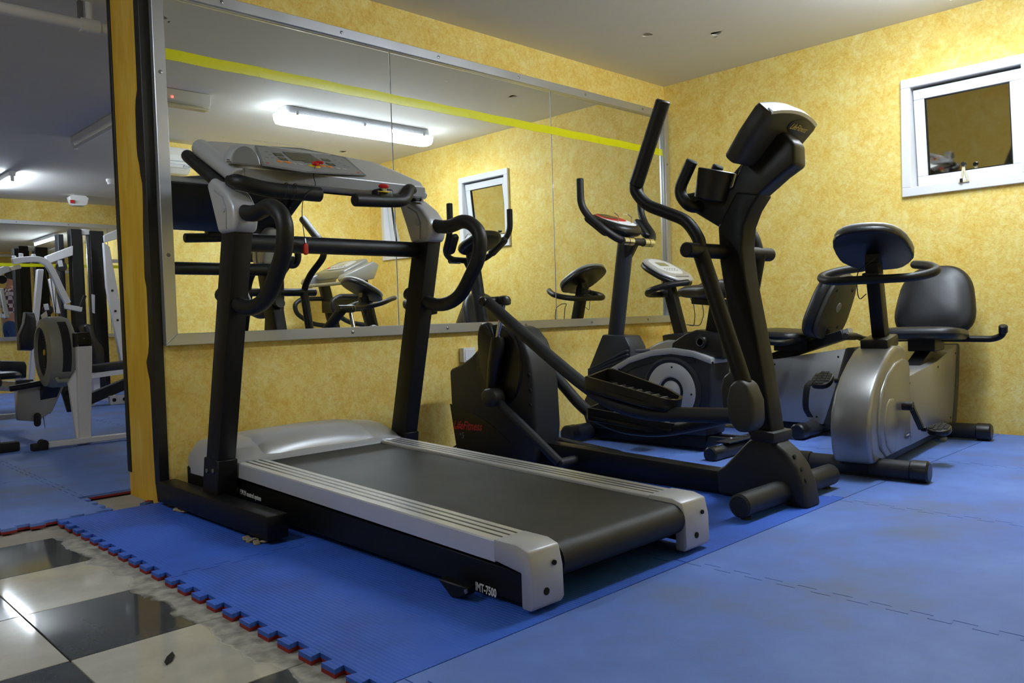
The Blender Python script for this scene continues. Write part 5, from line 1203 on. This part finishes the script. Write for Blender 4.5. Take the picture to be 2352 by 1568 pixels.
# multi-gym near the far mirror
def multi_gym():
    Y0 = 6.80
    t = thing('multi_gym', 'white-framed multi gym with tall black weight towers in the back room', 'multi gym', (-2.1, 6.6, MT))
    P = lambda px, py, Y=Y0: PX(px, py, Y=Y)
    def flat(name, pts, m_, Y=Y0, th=.06, bev=.006, parent=None):
        b = BM(); q = [PX(*p, Y=Y) for p in pts]; q = [V((p.x, p.y, max(p.z, MT))) for p in q]; prism(b, q, (0, th, 0)); bevel(b, bev, 1); return obj(name, b, m_, parent or t)
    def column(name, x0, x1, z0, z1, y0, y1, m_, parent=None):
        b = BM(); box2(b, (x0, y0, z0), (x1, y1, z1)); bevel(b, .006, 1); return obj(name, b, m_, parent or t)
    xa, xb = P(170, 700).x, P(196, 700).x; xc, xd = P(214, 700).x, P(246, 700).x
    zt_ = 1.92
    column('weight_tower', xa, xb, MT, zt_, Y0, Y0+.14, 'black_paint'); column('weight_tower', xc, xd, MT, zt_-.01, Y0, Y0+.14, 'black_paint')
    xe = P(150, 700).x; column('tower_guard', xe, xe+.06, MT, zt_-.05, Y0+.16, Y0+.30, 'charcoal_plastic')
    column('tower_cap', xb-.01, xc+.01, zt_-.06, zt_+.005, Y0+.02, Y0+.10, 'white_enamel')
    # weight plates and guide rods
    for k in range(12):
        b = BM(); box2(b, (xb+.005, Y0+.03, .18+k*.034), (xc-.005, Y0+.12, .18+k*.034+.030)); obj('weight_plate', b, 'black_paint', t)
    for x in (xb+.02, xc-.02):
        b = BM(); tube(b, [(x, Y0+.075, .1), (x, Y0+.075, zt_-.05)], .008, 8); obj('guide_rod', b, 'chrome', t)
    flat('label_plate', [(210, 675), (218, 677), (218, 720), (212, 718)], 'label_white', Y0-.002, .003, .0005)
    # upper beams, mast and press arm
    flat('upper_beam', [(105, 588), (168, 564), (168, 586), (110, 606)], 'white_enamel', Y0-.03, .08)
    flat('upper_beam', [(238, 540), (282, 522), (282, 545), (240, 557)], 'white_enamel', Y0-.03, .08)
    flat('front_mast', [(86, 618), (101, 618), (88, 760), (78, 885), (66, 885)], 'white_enamel', Y0-.35, .07)
    pth = [P(28, 600, Y0-.45), P(60, 596, Y0-.45), P(88, 596, Y0-.45), P(106, 604, Y0-.45), P(120, 624, Y0-.45), P(138, 662, Y0-.45), P(155, 696, Y0-.45)]
    b = BM(); sp_ = smooth_path(pth, 4); loft(b, [[p+V((0, -.03, 0))+n_*.032, p+V((0, .03, 0))+n_*.032, p+V((0, .03, 0))-n_*.032, p+V((0, -.03, 0))-n_*.032] for p, n_ in ((p, (lambda d: V((-d.z, 0, d.x)).normalized())((sp_[min(i+1, len(sp_)-1)]-sp_[max(i-1, 0)]))) for i, p in enumerate(sp_))]); bevel(b, .004, 1); pa = obj('press_arm', b, 'white_enamel', t)
    flat('arm_handle', [(149, 698), (190, 705), (188, 716), (150, 709)], 'white_enamel', Y0-.50, .05, .004, pa)
    b = BM(); tube(b, [P(184, 706, Y0-.48), P(195, 678, Y0-.48)], .020, 12, 'soft'); obj('arm_grip', b, 'black_grip', pa)
    for p in ((32, 592), (48, 586), (77, 588)):
        b = BM(); q = P(*p, Y=Y0-.45); tube(b, [q+V((0, 0, -.06)), q+V((0, 0, .02))], .022, 10, 'soft'); obj('arm_stud', b, 'white_enamel', pa)
    flat('counterweight', [(23, 612), (46, 606), (50, 616), (25, 622)], 'beige_plastic', Y0-.47, .06)
    # pulleys and cables
    for p in ((140, 612), (108, 712)):
        b = BM(); lathe(b, P(*p, Y=Y0-.12), (0, -1, 0), [(.0, 0), (.055, 0), (.058, .008), (.050, .015), (.058, .022), (.055, .03), (0, .03)], 24); pu = obj('pulley', b, 'black_plastic', t)
        q = P(*p, Y=Y0-.155); b = BM(); bar(b, q+V((-.01, 0, .07)), q, .012, .045, (1, 0, 0)); obj('pulley_bracket', b, 'white_enamel', pu)
    for pp in (((112, 605), (128, 720)), ((128, 650), (128, 735)), ((100, 600), (118, 690))):
        b = BM(); tube(b, [P(*pp[0], Y=Y0-.10), P(*pp[1], Y=Y0-.10)], .004, 6); obj('cable', b, 'wire_black', t)
    flat('inner_stay', [(112, 640), (122, 640), (140, 720), (128, 720)], 'white_enamel', Y0+.05, .05)
    # right-hand sloping leg with bolts, and lower press frame
    leg = flat('sloping_leg', [(238, 556), (252, 566), (288, 760), (296, 850), (282, 850), (245, 660)], 'white_enamel', Y0-.25, .06)
    for p in ((258, 667), (265, 714), (270, 735)):
        b = BM(); lathe(b, P(*p, Y=Y0-.252), (0, -1, 0), [(.014, 0), (.014, .006), (0, .008)], 10); obj('bolt', b, 'black_plastic', leg)
    flat('cross_tie', [(250, 595), (285, 595), (285, 603), (252, 603)], 'white_enamel', Y0+.1, .05)
    # pads
    b = BM(); o0 = P(62, 760, Y0-.60); slab(b, [(-.085, -.20), (.03, -.21), (.075, -.16), (.085, .10), (.07, .19), (-.01, .20), (-.03, .08), (-.085, -.05)], o0+V((0, .1, 0)), (1, 0, 0), (0, 0, 1), .16, .3); obj('chest_pad', b, 'black_leather', t)
    b = BM(); prism(b, PXS([(190, 748), (206, 742), (216, 752), (222, 775), (240, 800), (246, 890), (222, 885), (210, 800)], Y=Y0-.3), (0, .22, 0)); bevel(b, .03, 3); obj('back_pad', b, 'black_leather', t)
    Yb = 5.2
    b = BM(); prism(b, PXS([(0, 828), (58, 830), (62, 840), (61, 868), (48, 868), (46, 858), (0, 852)], Y=Yb), (0, .26, 0)); bevel(b, .012, 2); obj('seat_pad', b, 'black_leather', t)
    b = BM(); prism(b, PXS([(40, 868), (60, 868), (66, 905), (40, 905)], Y=Yb+.05), (0, .10, 0)); obj('seat_bracket', b, 'white_enamel', t)
    b = BM(); box2(b, (PX(48, 880, Y=Yb).x-.03, Yb+.07, MT), (PX(48, 880, Y=Yb).x+.03, Yb+.13, PX(48, 880, Y=Yb+.1).z)); obj('seat_post', b, 'white_enamel', t)
    Yc = 5.6
    b = BM(); prism(b, PXS([(205, 840), (300, 828), (300, 846), (205, 856)], Y=Yc), (0, .22, 0)); bevel(b, .015, 2); obj('bench_pad', b, 'charcoal_plastic', t)
    b = BM(); prism(b, PXS([(205, 858), (300, 846), (300, 856), (205, 870)], Y=Yc), (0, .06, 0)); obj('bench_frame', b, 'white_enamel', t)
    b = BM(); a, c = PX(205, 915, Y=4.9), PX(300, 876, Y=4.9); bar(b, V((a.x-.05, 4.9, a.z-.02)), V((c.x, 4.9, c.z)), .09, .10); bevel(b, .006, 1); obj('sloping_beam', b, 'charcoal_plastic', t)
    a = PX(205, 940, Y=4.9).x; b = BM(); box2(b, (a-.02, 4.87, MT), (a+.04, 4.93, .12)); obj('beam_foot', b, 'white_enamel', t)
    b = BM(); box2(b, (PX(245, 915, Y=4.9).x, 4.80, MT), (PX(310, 915, Y=4.9).x, 4.86, MT+.085)); bevel(b, .004, 1); bs = obj('base_beam', b, 'white_enamel', t)
    for px_ in (262, 286):
        b = BM(); lathe(b, V((PX(px_, 915, Y=4.8).x, 4.799, MT+.045)), (0, -1, 0), [(.018, 0), (.018, .008), (0, .010)], 10); obj('bolt', b, 'black_plastic', bs)
    b = BM(); box2(b, (PX(275, 915, Y=4.9).x, 4.86, MT), (PX(275, 915, Y=4.9).x+.06, Y0+.14, MT+.06)); obj('base_beam', b, 'white_enamel', t)
    b = BM(); box2(b, (P(60, 880).x, Y0+.02, MT), (xd, Y0+.12, MT+.06)); obj('base_beam', b, 'white_enamel', t)
    b = BM(); box2(b, (PX(275, 915, Y=4.9).x+.0, Yc+.06, MT+.06), (PX(275, 915, Y=4.9).x+.06, Yc+.12, PX(275, 850, Y=Yc).z)); obj('bench_post', b, 'white_enamel', t)
multi_gym()

# person behind the wall, seen only as a small reflection in the far mirror
def person():
    X, Y = -1.65, 4.35
    t = thing('person', 'person in a plaid shirt and jeans reflected in the far mirror', 'person', (X, Y, MT))
    # facing +x and slightly to -y, head bowed
    def skin_mesh(name, verts, edges_, radii, m_, sub=2):
        me = bpy.data.meshes.new(name); me.from_pydata([V(v)-V((X, Y, MT)) for v in verts], edges_, [])
        o = bpy.data.objects.new(name, me); COL.objects.link(o)
        sk = o.modifiers.new('s', 'SKIN'); sk.use_smooth_shade = True
        for d, r in zip(me.skin_vertices[0].data, radii): d.radius = (r, r) if not isinstance(r, tuple) else r
        me.skin_vertices[0].data[0].use_root = True
        ss = o.modifiers.new('d', 'SUBSURF'); ss.levels = sub; ss.render_levels = sub
        bpy.context.view_layer.update()
        m2 = bpy.data.meshes.new_from_object(o.evaluated_get(bpy.context.evaluated_depsgraph_get()))
        bpy.data.objects.remove(o); o = bpy.data.objects.new(name, m2); COL.objects.link(o)
        m2.materials.clear(); m2.materials.append(MATS[m_]); o.parent = t; ORI[o.name] = (X, Y, MT)
        for p in m2.polygons: p.use_smooth = True
        return o
    f = V((.97, -.24, 0)).normalized(); l = V((-f.y, f.x, 0)); O = V((X, Y, MT))
    J = lambda a, b_, z: O+f*a+l*b_+V((0, 0, z))
    v = [J(0, 0, .93), J(.0, 0, 1.08), J(.01, 0, 1.24), J(.0, 0, 1.38), J(.01, 0, 1.46), J(.035, 0, 1.53), J(.05, 0, 1.61), J(.05, 0, 1.67),
         J(0, .10, .90), J(.03, .11, .50), J(-.01, .11, .10), J(.12, .12, .045), J(0, -.10, .90), J(.05, -.11, .50), J(.0, -.11, .10), J(.13, -.12, .045),
         J(0, .18, 1.38), J(.03, .23, 1.12), J(.20, .15, 1.02), J(.28, .12, 1.04), J(0, -.18, 1.38), J(.03, -.23, 1.12), J(.20, -.15, 1.02), J(.28, -.12, 1.04)]
    e = [(0, 1), (1, 2), (2, 3), (3, 4), (4, 5), (5, 6), (6, 7), (0, 8), (8, 9), (9, 10), (10, 11), (0, 12), (12, 13), (13, 14), (14, 15), (3, 16), (16, 17), (17, 18), (18, 19), (3, 20), (20, 21), (21, 22), (22, 23)]
    r = [(.12, .15), (.11, .14), (.12, .16), (.10, .15), .055, .075, .09, .07, .10, .065, .045, .035, .10, .065, .045, .035, .065, .05, .04, .032, .065, .05, .04, .032]
    body = skin_mesh('body', v, e, r, 'skin')
    sh = skin_mesh('shirt', [J(0, 0, .88), J(.0, 0, 1.08), J(.01, 0, 1.24), J(.0, 0, 1.39), J(0, 0, 1.43), J(0, .19, 1.38), J(.03, .24, 1.12), J(.10, .20, 1.07), J(0, -.19, 1.38), J(.03, -.24, 1.12), J(.10, -.20, 1.07)],
                   [(0, 1), (1, 2), (2, 3), (3, 4), (3, 5), (5, 6), (6, 7), (3, 8), (8, 9), (9, 10)], [(.135, .175), (.13, .165), (.135, .18), (.115, .17), .08, .08, .065, .058, .08, .065, .058], 'plaid_shirt')
    skin_mesh('jeans', [J(0, 0, .95), J(0, 0, .87), J(0, .10, .82), J(.03, .11, .50), J(-.01, .11, .09), J(0, -.10, .82), J(.05, -.11, .50), J(.0, -.11, .09)], [(0, 1), (1, 2), (2, 3), (3, 4), (1, 5), (5, 6), (6, 7)], [(.13, .165), (.13, .165), .115, .08, .065, .115, .08, .065], 'denim')
    for s in (1, -1):
        b = BM(); p0 = J(-.06, s*.115, 0); p1 = J(.20, s*.12, 0)
        loft(b, [[J(a, s*.115+w_*c, MT*0+max(0, h*sn)) for c, sn in [(math.cos(2*math.pi*k/14), math.sin(2*math.pi*k/14)) for k in range(14)]] for a, w_, h in ((-.09, .02, .05), (-.07, .04, .09), (.02, .045, .10), (.10, .048, .075), (.17, .045, .05), (.21, .02, .03))]); obj('shoe', b, 'shoe', t)
        # hand: palm, four fingers and thumb
        w0 = J(.28, s*.12, 1.04)
        vs = [w0, w0+f*.05-l*s*.01, w0+f*.09-l*s*.015]; es = [(0, 1), (1, 2)]; rs = [.024, (.020, .036), (.018, .036)]
        for k in range(4):
            q = w0+f*.095-l*s*.015+V((0, 0, .030-.020*k)); n0 = len(vs); ln = (.070, .078, .074, .058)[k]
            vs += [q, q+f*ln*.5-l*s*.008, q+f*ln*.8-l*s*.032]; es += [(2, n0), (n0, n0+1), (n0+1, n0+2)]; rs += [.010, .009, .008]
        n0 = len(vs); q = w0+f*.03+V((0, 0, .03)); vs += [q+f*.01+V((0, 0, .012)), q+f*.045+V((0, 0, .028))]; es += [(1, n0), (n0, n0+1)]; rs += [.012, .010]
        skin_mesh('hand', vs, es, rs, 'skin', 1)
    # head details: hair cap, nose, ears, eyes, mouth, glasses
    hc = J(.055, 0, 1.60); fd = (f*.92+V((0, 0, -.38))).normalized(); ud = (V((0, 0, 1))-fd*fd.z).normalized()
    b = BM(); secs = []
    for k in range(9):
        th = math.pi*k/8*.62; rr = math.sin(th); secs.append([hc-fd*.018+ud*(.128*math.cos(th)+.012)+(fd*math.cos(a)*(.098)+l*math.sin(a)*.092)*max(rr, .02)-fd*(.018*rr) for a in [2*math.pi*q/20 for q in range(20)]])
    loft(b, secs); obj('hair', b, 'hair', t)
    b = BM(); tube(b, [hc+fd*.085+ud*.005, hc+fd*.112-ud*.028], [.008, .014], 8, 'round'); obj('nose', b, 'skin', t)
    b = BM(); tube(b, [hc+fd*.085-ud*.06+l*.022, hc+fd*.090-ud*.058, hc+fd*.085-ud*.06-l*.022], .006, 6, 'round'); obj('mouth', b, 'label_red', t)
    for s in (1, -1):
        b = BM(); slab(b, oval(.035, .06, 14), hc+l*s*.088-ud*.01, fd, ud, .016, .4); obj('ear', b, 'skin', t)
        b = BM(); lathe(b, hc+fd*.082+l*s*.034+ud*.002, fd, [(.012, 0), (.010, .006), (0, .009)], 12); obj('eye', b, 'label_white', t)
    b = BM()
    for s in (1, -1):
        cc = hc+fd*.098+l*s*.034+ud*.002; tube(b, [cc+l*.026*math.cos(2*math.pi*k/16)+ud*.019*math.sin(2*math.pi*k/16) for k in range(17)], .0022, 6); tube(b, [cc+l*s*.026, hc+l*s*.092+ud*.004], .002, 6)
    tube(b, [hc+fd*.1+l*.008+ud*.006, hc+fd*.1-l*.008+ud*.006], .002, 6); obj('glasses', b, 'chrome', t)
person()
